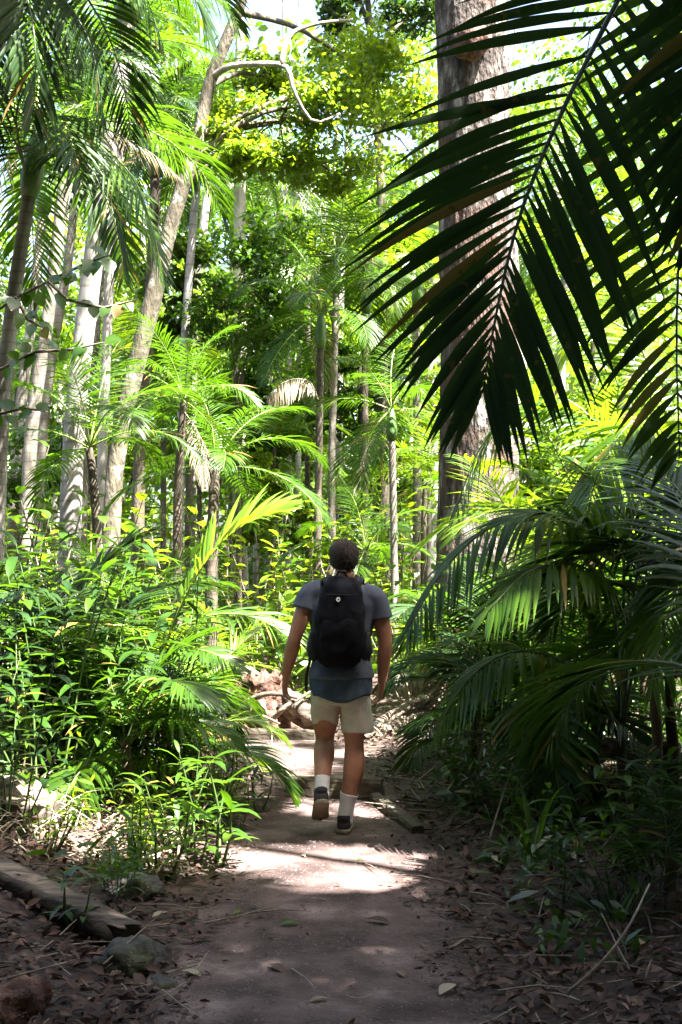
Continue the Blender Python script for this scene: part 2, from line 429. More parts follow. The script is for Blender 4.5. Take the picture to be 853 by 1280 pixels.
frond_set('near_mid', 'palm', 'rachis', 32, .40, .030, 6, .22, .9, .0075)
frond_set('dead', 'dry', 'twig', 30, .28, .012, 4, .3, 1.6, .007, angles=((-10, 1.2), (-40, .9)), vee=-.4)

def add_frond(parent, key, ia, q, loc, yaw, s, tilt=0, name='frond', rib=True, label=None):
    lf, rb = FR[key][ia][q % len(FR[key][ia])]
    o = link(name, lf, parent, loc, (tilt, 0, yaw), s)
    if rib: link('rib', rb, o)
    if label: o['label'] = label
    return o

def trunk_tube(mb, pts, r0, r1, sides=12, jit=.08, seed=0, flare=1.5, m=14):
    pts = [Vector(p) for p in pts]; out = []; rad = []
    k = len(pts) - 1
    for i in range(m + 1):
        q = i / m * k; a = min(int(q), k - 1); f = q - a
        p0 = pts[max(a - 1, 0)]; p1 = pts[a]; p2 = pts[a + 1]; p3 = pts[min(a + 2, k)]
        out.append(.5 * ((2 * p1) + (p2 - p0) * f + (2 * p0 - 5 * p1 + 4 * p2 - p3) * f * f + (3 * p1 - p0 - 3 * p2 + p3) * f ** 3))
        t = i / m; rad.append((r0 + (r1 - r0) * t) * (1 + (flare - 1) * max(0, 1 - t * 9)))
    mb.tube(out, rad, sides, jit=jit, seed=seed)
    return out

def palm(px, d, ppts, label, key='tall', n=12, fl=2.4, r=.075, bark='palm_bark', seed=1, shaft=True, cat='palm tree', group=None, low=0, dead=0, rib=True, tip=None, skip=(), name='palm_tree'):
    """ppts: [(px, py) ... crown] up the trunk; base on the ground at px, depth d"""
    rg = random.Random(seed)
    b = GP(GX(px, d), d, -.1)
    root = thing(name, b, label, cat, group)
    pts = [Vector((0, 0, 0))] + [W(x, y, d) - b for x, y in ppts]
    tb = MB(); trunk_tube(tb, pts, r, r * .75, seed=seed, m=18)
    tb.build('trunk', M[bark], root)
    top = pts[-1]
    dirv = (pts[-1] - pts[-2]).normalized()
    if shaft:
        s = MB(); h = fl * .28
        s.tube([top - dirv * h * .15, top + dirv * h * .15, top + dirv * h * .6, top + dirv * h], [r * .95, r * 1.35, r * 1.1, r * .6], 10)
        s.build('crownshaft', M['shaft'], root); top = top + dirv * h * .92
    ga = rg.uniform(0, 6)
    for i in range(n):
        f = (i + .5) / n
        ia = min(5, int(f * (5 + low) + rg.uniform(-.4, .4))); ia = max(0, ia)
        yaw = ga + i * 2.399 + rg.uniform(-.25, .25)
        add_frond(root, key, ia, rg.randint(0, 1), top, yaw, fl * rg.uniform(.85, 1.1), rg.uniform(-.15, .15), rib=rib)
    for i in range(dead):
        add_frond(root, 'dead', rg.randint(0, 1), 0, top - dirv * .1, ga + 1.3 + i * 2.1, fl * .85, name='dead_frond', rib=rib, label='dry greyish brown hanging frond')
    return root

# ------------------------------------------------------------------ broadleaf trees
def clump_points(rg, c, r, n, flat=.7):
    v = rg.normal(size=(n, 3)); v /= np.linalg.norm(v, axis=1)[:, None]
    q = v * (rg.uniform(0, 1, n)[:, None] ** .45) * r
    q[:, 2] *= flat
    return q + np.array(c)

def tree(px, d, ppts, clumps, label, bark='grey_bark', mat='broad', r=.12, lsize=.11, lw=.5, n=1200, seed=1, cat='tree', group=None, name='tree', sub=9, base=None):
    """clumps: (px, py, dd, radius m) crown masses; each holds several leaf clumps on limbs"""
    rg = np.random.default_rng(seed)
    b = GP(GX(px, d), d, -.1) if base is None else Vector(base)
    root = thing(name, b, label, cat, group)
    pts = [Vector((0, 0, 0))] + [W(x, y, d) - b for x, y in ppts]
    tb = MB(); mid = trunk_tube(tb, pts, r, r * .45, seed=seed, flare=1.8, m=20, jit=.2)
    tp = pts[-1]; Ps = []
    for (cx, cy_, dd, rad) in clumps:
        c = W(cx, cy_, dd) - b
        st = min(mid[6:], key=lambda p: (p - (c - Vector((0, 0, rad * 1.2)))).length)
        lm = [st, st.lerp(c, .5) + Vector((0, 0, rad * .18)), c]
        trunk_tube(tb, lm, r * .42, r * .12, 7, .2, seed, 1, 7)
        for k in range(sub):
            v = rg.normal(size=3); v /= np.linalg.norm(v); v[2] *= .75
            cc = np.array(c) + v * rad * rg.uniform(.35, .95)
            tb.tube([c, (Vector(cc) + c) / 2 + Vector((0, 0, .08 * rad)), Vector(cc)], [r * .12, r * .08, r * .03], 5, caps=False)
            Ps.append(clump_points(rg, cc, rad * rg.uniform(.28, .5), int(n / sub * rg.uniform(.6, 1.4)), .62))
    tb.build('trunk', M[bark], root)
    link('crown', leaf_cloud('crown', np.concatenate(Ps), lsize, lsize * lw, M[mat], rg), root)
    return root

# ------------------------------------------------------------------ shrubs and low plants
def stem_leaves(lf, st, base, top, n, L, wd, rg, droop=.7, whorl=False, r=.008, lean=.5, start=.25, fold=.2):
    b = Vector(base); t = Vector(top)
    mid = (b + t) / 2 + Vector((rg.uniform(-.1, .1), rg.uniform(-.1, .1), .05)) * (t - b).length
    pts = [b, b.lerp(mid, .6), mid, mid.lerp(t, .6), t]
    st.tube(pts, [r, r * .9, r * .75, r * .6, r * .3], 5, caps=False)
    ph = rg.uniform(0, 6)
    for i in range(n):
        f = start + (1 - start) * (i + .7) / n
        q = f * 4; k = min(3, int(q)); p = pts[k].lerp(pts[k + 1], q - k)
        a = ph + i * 2.4 + rg.uniform(-.3, .3)
        if whorl and i > n - 6: p = t
        el = rg.uniform(.1, .7) * lean + (.5 if i == n - 1 else 0)
        d = Vector((math.cos(a) * math.cos(el), math.sin(a) * math.cos(el), math.sin(el)))
        lf.blade(p, d, (0, 0, 1), L * rg.uniform(.7, 1.15), wd * rg.uniform(.8, 1.15), droop * rg.uniform(.5, 1.5), 4, fold, 0, rg.random())

SH = {}
def shrub_template(key, mat, stems, h, n, L, wd, seed, spread=.35, droop=.7, whorl=False, r=.008, smat='stem'):
    rg = random.Random(seed); lf = MB(); st = MB()
    for i in range(stems):
        a = rg.uniform(0, 6.28); q = spread * rg.uniform(.2, 1)
        hh = h * rg.uniform(.55, 1.05)
        stem_leaves(lf, st, (math.cos(a) * q * .25, math.sin(a) * q * .25, 0), (math.cos(a) * q, math.sin(a) * q, hh), n, L, wd, rg, droop, whorl, r)
    SH[key] = (lf.mesh(key + '_leaves', M[mat]), st.mesh(key + '_stems', M[smat]))
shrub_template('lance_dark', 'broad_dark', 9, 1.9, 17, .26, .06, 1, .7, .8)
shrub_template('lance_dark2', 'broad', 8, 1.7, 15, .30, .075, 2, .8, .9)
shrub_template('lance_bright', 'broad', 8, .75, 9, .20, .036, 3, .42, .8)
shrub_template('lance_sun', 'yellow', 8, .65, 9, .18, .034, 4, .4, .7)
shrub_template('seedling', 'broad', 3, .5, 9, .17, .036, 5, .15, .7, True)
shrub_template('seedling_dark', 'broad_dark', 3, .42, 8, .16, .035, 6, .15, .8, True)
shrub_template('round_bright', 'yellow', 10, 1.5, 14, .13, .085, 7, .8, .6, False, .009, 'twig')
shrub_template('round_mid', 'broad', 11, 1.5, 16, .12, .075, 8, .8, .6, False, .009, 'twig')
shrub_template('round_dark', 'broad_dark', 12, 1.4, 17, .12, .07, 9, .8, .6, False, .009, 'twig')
# strap-leaved rosettes
def strap_template(key, mat, n, L, wd, seed, droop=1.2):
    rg = random.Random(seed); lf = MB()
    for i in range(n):
        a = i * 2.4 + rg.uniform(-.3, .3); el = rg.uniform(.5, 1.35)
        lf.blade((.02 * math.cos(a), .02 * math.sin(a), 0), (math.cos(a) * math.cos(el), math.sin(a) * math.cos(el), math.sin(el)), (0, 0, 1), L * rg.uniform(.6, 1.1), wd, droop * rg.uniform(.5, 1.4), 7, .25, 0, rg.random(), (.5, .9, 1, .8, .5, .03))
    SH[key] = (lf.mesh(key + '_leaves', M[mat]), None)
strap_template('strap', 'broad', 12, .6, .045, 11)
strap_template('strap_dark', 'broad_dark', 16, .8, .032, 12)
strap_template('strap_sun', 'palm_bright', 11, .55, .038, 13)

def plant(px, d, key, label, s=1.0, rz=0, cat='plant', group=None, name='plant', dx=0, dz=0):
    x = GX(px, d) + dx
    root = thing(name, GP(x, d, dz - .02), label, cat, group, rz, s)
    lf, st = SH[key]
    link('foliage', lf, root)
    if st: link('stem', st, root)
    return root

def young_palm(px, d, label, key='near', n=9, fl=1.5, seed=1, low=0, group=None, h=0, name='young_palm', yaws=None, dx=0, cat='young palm', dead=0):
    """stemless understorey palm: fronds from the ground on long stalks"""
    rg = random.Random(seed)
    root = thing(name, GP(GX(px, d) + dx, d, -.05), label, cat, group)
    s = MB(); s.tube([(0, 0, 0), (.02, 0, .15 + h * .4), (0, .01, .15 + h * .8), (0, 0, .3 + h)], [.05 - .012 * (h > .6), .04 - .01 * (h > .6), .034, .026], 9)
    s.build('stem', M['husk'], root)
    for i in range(n):
        f = (i + .5) / n
        ia = max(0, min(5, int(f * (4 + low) + rg.uniform(-.4, .4))))
        yaw = (i * 2.399 + seed if yaws is None else yaws[i % len(yaws)]) + rg.uniform(-.2, .2)
        add_frond(root, key, ia, rg.randint(0, 1), (0, 0, .22 + h), yaw, fl * rg.uniform(.75, 1.15), rg.uniform(-.2, .2))
    for i in range(dead):
        add_frond(root, 'dead', i % 2, 0, (0, 0, .2 + h), seed + 2 + i * 2.2, fl * .8, name='dead_frond', label='dry brown hanging frond')
    return root

# ================================================================== the overhanging palm at the right edge
def custom_frond(parent, pix, n, ll, lw, seed, lmat, rmat, name='frond', label=None, upv=None, **k):
    """a frond whose rib follows (px, py, depth) points"""
    inv = Vector(parent.location)
    pts = [W(*p) - inv for p in pix]
    out = []
    for i in range(len(pts) - 1):
        for q in range(3):
            f = q / 3; p0 = pts[max(i - 1, 0)]; p1 = pts[i]; p2 = pts[i + 1]; p3 = pts[min(i + 2, len(pts) - 1)]
            out.append(.5 * ((2 * p1) + (p2 - p0) * f + (2 * p0 - 5 * p1 + 4 * p2 - p3) * f * f + (3 * p1 - p0 - 3 * p2 + p3) * f ** 3))
    out.append(pts[-1])
    lf, rb = frond(out, upv or (0, -1, .1), n, ll, lw, seed, **k)
    o = lf.build(name, M[lmat], parent)
    rb.build('rib', M[rmat], o)
    if label: o['label'] = label
    return o

b = GP(2.9, 4.6, -.1)
op = thing('palm_tree', b, 'dark silhouetted palm overhanging the path from the right edge with big drooping fronds', 'palm tree')
tb = MB(); trunk_tube(tb, [(0, 0, 0), (.05, .02, 2), (-.1, 0, 4.2)], .10, .08, m=16, seed=4); tb.build('trunk', M['palm_bark'], op)
tb = MB(); tb.tube([(-.1, 0, 4.1), (-.1, 0, 4.4), (-.13, 0, 5.0)], [.09, .13, .05], 10); tb.build('crownshaft', M['shaft'], op)
tx, ty = 1245, -560
kw = dict(ab=66, at_=22, vee=.12, droop=.34, segs=7, fold=.16, start=.30, jit=.07, rad=.013, tiltw=.15)
custom_frond(op, [(1260, -740, 4.5), (1060, -650, 4.3), (900, -330, 4.1), (800, -60, 4.0), (712, 120, 3.9), (655, 255, 3.85), (624, 375, 3.8), (604, 490, 3.75)], 48, .69, .037, 5, 'palm_near', 'rachis', label='large black-green frond hanging in front of the big trunk', **kw)
kw2 = dict(kw, start=.3, ab=80, at_=40, droop=.5)
custom_frond(op, [(1270, -740, 4.6), (1150, -700, 4.7), (960, -350, 4.9), (890, -60, 5.0), (858, 200, 5.05), (846, 400, 5.0), (850, 570, 4.9)], 44, .62, .045, 8, 'palm_dark', 'rachis', **kw2)
custom_frond(op, [(1280, -740, 4.4), (1200, -600, 4.0), (1050, -330, 3.7), (950, -60, 3.6), (905, 120, 3.55), (885, 280, 3.5)], 36, .52, .042, 11, 'palm_near', 'rachis', **kw)
custom_frond(op, [(1290, -740, 4.3), (1240, -640, 3.8), (1120, -330, 3.4), (1040, -60, 3.3), (990, 120, 3.2), (960, 330, 3.2)], 36, .52, .042, 12, 'palm_near', 'rachis', **kw)
for i, (ia, yw) in enumerate([(0, -.4), (1, -.9), (2, -.6), (2, .1), (3, -1.2), (1, -1.6), (3, -.3)]):
    add_frond(op, 'near', ia, i % 2, (-.1, 0, 4.9), yw, 2.4)

# ================================================================== right-hand understorey palms
young_palm(935, 5.6, 'dark understorey palm with long arching fronds at the far right edge', 'near', 7, 1.3, 3, h=.8, group='understorey palms right of the path', yaws=[1.8, 1.5, 1.0, .3, 5.4, 1.2, 2.0])
rp = young_palm(775, 7.9, 'understorey palm with glowing translucent green fronds right of the walker', 'near_mid', 4, 1.2, 7, h=.4, group='understorey palms right of the path', yaws=[2.3, 3.3, 1.6, .3, 1.0, 5.9])
for k, (pix, n, ll, lw_, lm, lab) in enumerate([
    ([(775, 930, 7.9), (790, 760, 7.9), (812, 640, 7.8), (822, 560, 7.7), (800, 525, 7.6), (770, 550, 7.5), (745, 600, 7.45), (732, 655, 7.4)], 44, .60, .036, 'palm_bright', 'arching frond with sun glowing through its leaflets'),
    ([(775, 930, 7.9), (770, 780, 7.8), (740, 690, 7.7), (690, 645, 7.5), (625, 650, 7.4), (560, 705, 7.3), (510, 785, 7.2)], 46, .56, .036, 'palm', None),
    ([(775, 930, 7.9), (785, 820, 7.7), (770, 745, 7.4), (720, 705, 7.2), (660, 715, 7.0), (610, 765, 6.9)], 40, .52, .038, 'palm', None),
    ([(775, 930, 7.9), (780, 700, 8.0), (760, 560, 8.1), (710, 500, 8.2), (650, 505, 8.3), (600, 560, 8.4), (570, 640, 8.4)], 46, .56, .034, 'palm', None),
    ([(775, 930, 7.9), (800, 800, 7.6), (835, 720, 7.3), (855, 700, 7.1), (850, 730, 6.9), (830, 790, 6.8), (815, 860, 6.8)], 38, .5, .038, 'palm', None),
    ([(775, 930, 7.9), (790, 700, 8.1), (815, 520, 8.3), (800, 430, 8.4), (750, 400, 8.5), (700, 430, 8.6), (670, 500, 8.6)], 44, .6, .034, 'palm_bright', None),
    ([(775, 930, 7.9), (750, 870, 7.7), (700, 825, 7.5), (640, 815, 7.3), (585, 850, 7.2), (545, 915, 7.2)], 38, .42, .034, 'palm', None)]):
    custom_frond(rp, pix, n, ll, lw_, 21 + k, lm, 'rachis', upv=(0, -.15, 1), label=lab, ab=66, at_=30, vee=-.3, droop=.75, segs=6, start=.30, rad=.011)
young_palm(640, 8.6, 'bluish-green palm drooping low over the path edge right of the walker', 'near', 10, 1.0, 12, h=.2, group='understorey palms right of the path', yaws=[3.0, 3.6, 2.3, 4.2, 1.3, 5.3, 3.3, 2.7, .3, 4.7], dx=.12)
young_palm(870, 8.8, 'tall understorey palm with many overlapping fronds behind the glowing palm', 'bright', 6, 1.7, 16, h=1.3, group='understorey palms right of the path', yaws=[2.4, 3.2, 3.9, 1.6, 2.9, 4.5, .6, 3.5, 5.5, 2.0, 3.0, 2.6])
young_palm(585, 12.2, 'light green palm spreading fronds left of the big trunk base', 'tall', 9, 1.5, 26, h=.3, group='understorey palms right of the path')
young_palm(800, 11.5, 'bright green palm showing through gaps behind the dark right-hand fronds', 'bright', 10, 2.2, 31, h=.7, group='understorey palms right of the path')
young_palm(525, 10.4, 'small dark palm with a black stem beside the walker\'s right hand', 'near', 9, .95, 41, h=.25, group='understorey palms right of the path', dx=.45)

# ================================================================== the big trunk and tall trees
b = GP(GX(596, 14.5), 14.5, -.1)
bt = thing('big_tree', b, 'massive flaky-barked tree trunk right of the walker behind the hanging black frond', 'tree')
tb = MB(); sides = 110; pts = []
tpx = [(596, 830), (598, 640), (600, 400), (594, 200), (588, 0), (584, -300), (582, -700)]
P = [Vector((0, 0, -.1))] + [W(x, y, 14.5) - b for x, y in tpx[1:]]
cp = []
for i in range(len(P) - 1):
    for q in range(34): cp.append(P[i].lerp(P[i + 1], q / 34))
cp.append(P[-1]); vs = []; fs = []
for i, p in enumerate(cp):
    z = p.z; rr = .47 - .008 * z + .35 * math.exp(-z / .55)
    for k in range(sides):
        th = 2 * PI * k / sides
        fl = 1 + .30 * math.exp(-z / .7) * math.sin(th * 5 + 1) + .07 * mnoise.noise(Vector((math.cos(th) * 1.5, math.sin(th) * 1.5, z * .5))) + .03 * mnoise.noise(Vector((math.cos(th) * 6, math.sin(th) * 6, z * 1.3))) - .05 * (1 - abs(mnoise.noise(Vector((math.cos(th) * 9, math.sin(th) * 9, z * 1.7 + 4))))) ** 6 + .025 * mnoise.noise(Vector((math.cos(th) * 22, math.sin(th) * 22, z * 6)))
        vs.append(p + Vector((math.cos(th), math.sin(th), 0)) * rr * fl)
for i in range(len(cp) - 1):
    for k in range(sides):
        k2 = (k + 1) % sides; fs.append((i * sides + k, i * sides + k2, (i + 1) * sides + k2, (i + 1) * sides + k))
tb.add(vs, fs); tb.build('trunk', M['big_bark'], bt)
rgn = np.random.default_rng(77); Ps = []; lb = MB()
for (x, y, z, r_) in [(2.5, 1, 14, 2.2), (-1.5, -.5, 15, 2.0), (1, 2, 17, 2.5), (-.5, 1.5, 13, 1.6)]:
    lb.tube([Vector((-.1, 0, 10)), Vector((x * .5, y * .5, 12)), Vector((x, y, z))], [.2, .12, .05], 8)
    for k in range(7): Ps.append(clump_points(rgn, (x + rgn.uniform(-1.5, 1.5), y + rgn.uniform(-1.5, 1.5), z + rgn.uniform(-.8, .8)), r_ * .5, 260, .6))
lb.build('limbs', M['grey_bark'], bt)
link('crown', leaf_cloud('crown', np.concatenate(Ps), .16, .08, M['broad'], rgn), bt)
# termite nest on the trunk high up
nb = MB(); vs = []; fs = []; nb_c = W(590, 52, 14.0)
for i in range(9):
    for k in range(14):
        ph = PI * i / 8; th = 2 * PI * k / 14; v = Vector((math.sin(ph) * math.cos(th), math.sin(ph) * math.sin(th), math.cos(ph)))
        rr = .21 * (1 + .35 * mnoise.noise(v * 2.2) + .15 * mnoise.noise(v * 6)); vs.append(v * rr)
for i in range(8):
    for k in range(14): fs.append((i * 14 + k, (i + 1) * 14 + k, (i + 1) * 14 + (k + 1) % 14, i * 14 + (k + 1) % 14))
nb.add(vs, fs)
tag(nb.build('termite_nest', M['log_red'], None, nb_c), 'lumpy brown termite nest stuck high on the big trunk', 'nest')
tree(655, 19, [(650, 500), (628, 200), (612, 0), (606, -200)], [(560, -260, 20, 2.0), (660, -200, 18, 1.6)], 'thin grey tree rising just behind the big flaky trunk', r=.16, seed=5, n=1500, lsize=.14)

# mossy leaning tree and its sunny crown
mt = tree(138, 15, [(142, 600), (183, 410), (213, 285), (243, 190), (264, 98), (300, 10), (330, -90)],
     [(395, 130, 15.5, 1.15), (455, 115, 16, 1.0), (350, 150, 15.5, .85), (310, 190, 15, .6), (480, 160, 17, .9), (435, 75, 17, .7), (400, 205, 16, .75), (330, 95, 16, .5)],
     'mossy leaning tree with a long pale crooked branch and sunny yellow-green leaves', 'moss_bark', 'yellow', .118, .085, .58, 1700, 12)
br = MB(); bb = Vector(mt.location)
trunk_tube(br, [W(262, 100, 15) - bb, W(285, 84, 14.9) - bb, W(325, 80, 14.8) - bb, W(358, 84, 14.8) - bb, W(368, 115, 14.8) - bb, W(392, 152, 14.9) - bb, W(425, 142, 15) - bb], .045, .012, 8, .2, 3, 1.0, 16)
trunk_tube(br, [W(352, 82, 14.8) - bb, W(362, 45, 14.9) - bb, W(395, 30, 15) - bb, W(440, 25, 15.1) - bb], .035, .018, 7, .2, 5, 1.0, 10)
br.build('branch', M['grey_bark'], mt)['label'] = 'pale bare crooked branch'

# left tall palms
G1 = 'tall palms on the left'
palm(-8, 11, [(0, 560), (10, 430), (28, 300), (38, 235)], 'dark-crowned palm at the left edge whose arching fronds hang over the slim trunks', 'tall', 17, 1.9, .075, seed=3, group=G1, dead=1, low=1)
palm(-60, 9.5, [(-50, 400), (-30, 150), (5, 20)], 'palm reaching in from the top left corner with shadowy fronds', 'dark', 17, 2.2, .09, seed=5, group=G1, low=1)
palm(30, 15, [(38, 560), (60, 400), (80, 230), (92, 120)], 'slim grey palm leaning right, second trunk from the left edge', 'tall', 12, 1.7, .085, seed=8, group=G1)
palm(84, 13, [(92, 560), (110, 380), (135, 200), (152, 90), (160, 20)], 'thick pale-trunked palm curving right behind the drooping fronds', 'tall', 12, 1.5, .115, 'pale_bark', seed=9, group=G1)
palm(45, 19, [(50, 580), (68, 430), (85, 330), (98, 210)], 'thin brown palm just left of the thick pale one', 'tall', 11, 1.8, .085, seed=14, group=G1)
palm(103, 20, [(105, 560), (118, 430), (128, 320), (140, 250)], 'thin palm just right of the thick pale one', 'dark', 11, 2.2, .09, seed=17, group=G1)
palm(14, 22, [(22, 560), (40, 400), (55, 260)], 'far grey palm trunk standing between the two leftmost palms', 'tall', 10, 2.4, .11, seed=19, group=G1)
palm(172, 16, [(174, 600), (182, 480), (190, 330), (195, 215)], 'dark-trunked palm hidden behind the mossy leaning tree', 'dark', 12, 1.3, .085, 'dark_bark', seed=23, group=G1, low=1)
palm(222, 19, [(226, 560), (232, 420), (240, 300), (248, 215)], 'slim pale palm immediately right of the mossy leaning tree', 'tall', 12, 1.4, .075, 'pale_bark', seed=27, group=G1, low=1)
palm(238, 24, [(240, 500), (248, 340), (268, 180)], 'leaning pale palm in the distance, right of the slim pale one', 'tall', 12, 2.0, .10, 'grey_bark', seed=29, group=G1)
palm(120, 17, [(140, 300), (170, 100), (190, 30)], 'palm with bright feathery fronds high above the thick pale trunk', 'bright', 11, 1.6, .07, 'grey_bark', seed=33, group=G1)

# middle palms
G2 = 'slender palms in the middle distance'
palm(264, 14, [(265, 700), (267, 640), (269, 585)], 'short dark palm with a skirt of dead husks and long arching fronds left of centre', 'tall', 13, 1.35, .075, 'dark_bark', seed=41, group=G2, shaft=False, low=0, dead=0)
palm(396, 18, [(397, 690), (399, 560), (401, 430)], 'slender dark palm rising straight behind the walker\'s head', 'tall', 13, 1.6, .062, 'dark_bark', seed=43, group=G2, low=1, dead=1)
palm(415, 20, [(415, 670), (415, 560), (418, 470), (420, 360)], 'brown slender palm just right of the one behind the walker\'s head', 'tall', 12, 1.9, .065, seed=47, group=G2, dead=1)
palm(494, 16, [(494, 760), (492, 640), (490, 545)], 'slim brown palm with whitish drooping fronds between the walker and the big trunk', 'tall', 12, 1.25, .055, seed=51, group=G2, low=1, dead=1)
palm(455, 21, [(456, 560), (456, 480), (458, 385)], 'bright feathery palm with a fountain of fronds left of the big trunk', 'bright', 14, 2.1, .07, 'dark_bark', seed=53, group=G2)
palm(520, 22, [(522, 560), (520, 450), (522, 380)], 'yellow-green palm half hidden by the tips of the black frond', 'bright', 12, 2.0, .08, seed=57, group=G2)
palm(360, 28, [(361, 600), (361, 500), (362, 430)], 'white pole-like palm trunk, left one of the thin pair behind the dead frond', 'tall', 10, 2.0, .075, 'pale_bark', seed=61, group=G2)
palm(373, 29, [(373, 620), (373, 500), (374, 420)], 'white pole-like palm trunk, right one of the thin pair behind the dead frond', 'tall', 10, 2.0, .075, 'pale_bark', seed=63, group=G2)
palm(320, 25, [(320, 540), (319, 420), (318, 300)], 'distant pale palm behind the dark bushy tree', 'tall', 12, 2.0, .055, 'grey_bark', seed=65, group=G2)
palm(535, 27, [(536, 560), (535, 450), (534, 330)], 'distant grey palm beside the left edge of the big trunk', 'tall', 12, 2.2, .06, seed=67, group=G2)
palm(225, 13, [(222, 640), (226, 560), (230, 500)], 'short palm with stiff upright fronds between the mossy tree and the husked palm', 'tall', 10, 1.1, .05, 'dark_bark', seed=69, group=G2, shaft=False, dead=1)
palm(140, 12, [(120, 640), (112, 560)], 'palm with pale arching fronds in front of the thick pale trunk', 'tall', 9, 1.35, .05, 'dark_bark', seed=71, group=G2, shaft=False)
palm(455, 17, [(456, 760), (458, 690)], 'low palm with blue-grey sheen on its fronds right of the walker\'s head', 'tall', 10, 1.3, .05, 'dark_bark', seed=73, group=G2, shaft=False)
palm(700, 20, [(700, 500), (705, 400), (710, 300)], 'palm glimpsed between the black fronds right of the big trunk', 'tall', 12, 2.3, .09, 'pale_bark', seed=75, group=G2)
palm(780, 17, [(780, 560), (785, 480), (788, 430)], 'palm with pale fronds glimpsed near the right edge above the glowing palm', 'bright', 12, 2.1, .09, 'pale_bark', seed=77, group=G2)
# the dead frond that hangs from the palm behind the walker
dp = [o for o in bpy.data.objects if o.get('label', '').startswith('slender dark palm rising')][0]
custom_frond(dp, [(398, 500, 17.8), (388, 478, 17.6), (368, 474, 17.5), (348, 482, 17.4), (334, 496, 17.4)], 30, .42, .03, 31, 'dry', 'twig', 'dead_frond', 'cream-brown dead frond drooping like a fringe', upv=(0, 0, 1), ab=80, at_=50, vee=-1.0, droop=.6, segs=3, start=.1)

# broadleaf trees of the middle distance
tree(300, 19, [(298, 600), (295, 460), (300, 390)], [(305, 340, 19, .9), (340, 305, 19.5, .8), (280, 385, 18.6, .75), (355, 365, 19, .7), (320, 420, 18.8, .75)], 'dense dark green bushy tree left of centre', 'dark_bark', 'broad', .05, .10, .5, 1300, 21)
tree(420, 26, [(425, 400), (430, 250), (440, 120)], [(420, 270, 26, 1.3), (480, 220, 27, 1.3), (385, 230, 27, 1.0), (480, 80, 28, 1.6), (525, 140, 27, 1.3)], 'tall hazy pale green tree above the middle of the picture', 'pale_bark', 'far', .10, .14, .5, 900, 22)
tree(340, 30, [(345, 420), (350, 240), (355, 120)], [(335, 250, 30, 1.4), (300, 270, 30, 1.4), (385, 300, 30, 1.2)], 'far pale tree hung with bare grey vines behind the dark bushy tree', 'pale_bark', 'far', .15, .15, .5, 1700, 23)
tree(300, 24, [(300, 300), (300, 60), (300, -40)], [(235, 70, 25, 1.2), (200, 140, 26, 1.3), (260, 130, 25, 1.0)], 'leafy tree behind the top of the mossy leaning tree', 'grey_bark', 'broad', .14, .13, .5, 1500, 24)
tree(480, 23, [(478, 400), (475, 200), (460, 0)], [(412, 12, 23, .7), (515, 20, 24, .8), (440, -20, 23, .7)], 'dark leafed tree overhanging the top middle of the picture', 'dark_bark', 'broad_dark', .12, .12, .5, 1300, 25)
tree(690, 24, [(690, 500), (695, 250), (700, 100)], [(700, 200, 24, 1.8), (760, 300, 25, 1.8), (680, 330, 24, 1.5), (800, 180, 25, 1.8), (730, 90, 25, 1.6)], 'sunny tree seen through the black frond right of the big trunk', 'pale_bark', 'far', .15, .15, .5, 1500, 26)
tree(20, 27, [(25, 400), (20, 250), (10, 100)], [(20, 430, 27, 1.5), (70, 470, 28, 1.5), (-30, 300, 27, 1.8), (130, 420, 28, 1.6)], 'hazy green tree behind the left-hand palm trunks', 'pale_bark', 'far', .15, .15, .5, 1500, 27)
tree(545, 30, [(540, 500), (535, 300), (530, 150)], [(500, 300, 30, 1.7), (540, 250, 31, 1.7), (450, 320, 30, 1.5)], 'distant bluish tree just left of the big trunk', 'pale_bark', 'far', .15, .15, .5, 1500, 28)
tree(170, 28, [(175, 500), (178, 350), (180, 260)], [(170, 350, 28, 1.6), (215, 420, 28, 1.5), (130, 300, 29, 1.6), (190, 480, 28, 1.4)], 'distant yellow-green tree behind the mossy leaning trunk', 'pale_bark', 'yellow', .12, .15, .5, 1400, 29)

# ================================================================== shrubs
G3 = 'bushes of the middle distance'
def bush(px, d, key, label, s, rz=0, group=G3): return plant(px, d, key, label, s, rz, 'bush', group, 'bush')
bush(340, 14.5, 'round_dark', 'dark dense bush left of the walker\'s elbow', 1.0, .4)
bush(318, 16, 'round_bright', 'sunlit lime bush above the rotting stump', 1.35, 1.0)
bush(370, 17.5, 'round_bright', 'yellow-green bush beside the walker\'s left shoulder', 1.5, 2.0)
bush(345, 20, 'round_mid', 'mid green bush behind the sunlit lime one', 1.9, 2.5)
bush(445, 15.5, 'round_mid', 'leafy bush right of the walker\'s waist', 1.1, 3.1)
bush(520, 14, 'round_bright', 'pale broad-leaved bush between the slim brown palm and the big trunk', 1.0, 3.9)
bush(470, 19, 'round_bright', 'bright bush far behind the walker\'s right shoulder', 1.9, 4.4)
bush(540, 18, 'round_mid', 'bushy sapling left of the foot of the big trunk', 1.7, 5.0)
bush(410, 22, 'round_mid', 'distant bush directly behind the walker', 2.1, 5.6)
bush(255, 13.2, 'lance_bright', 'low glossy bush left of the rotting stump', 1.2, .2)
bush(285, 18, 'round_mid', 'green bush under the husked palm', 1.8, .9)
bush(230, 16, 'round_bright', 'sunny bush under the mossy leaning tree', 1.6, 1.5)
bush(160, 17, 'round_mid', 'wide bush at the foot of the mossy tree', 1.8, 1.9)
bush(90, 15, 'round_bright', 'light green bush at the foot of the thick pale palm', 1.6, 2.2)
bush(20, 14, 'round_mid', 'bush under the leftmost palm trunks', 1.7, 2.9)
bush(120, 22, 'round_mid', 'far bush between the palm trunks on the left', 2.3, 3.3)
bush(40, 21, 'round_bright', 'far sunny bush near the left edge', 2.3, 3.7)
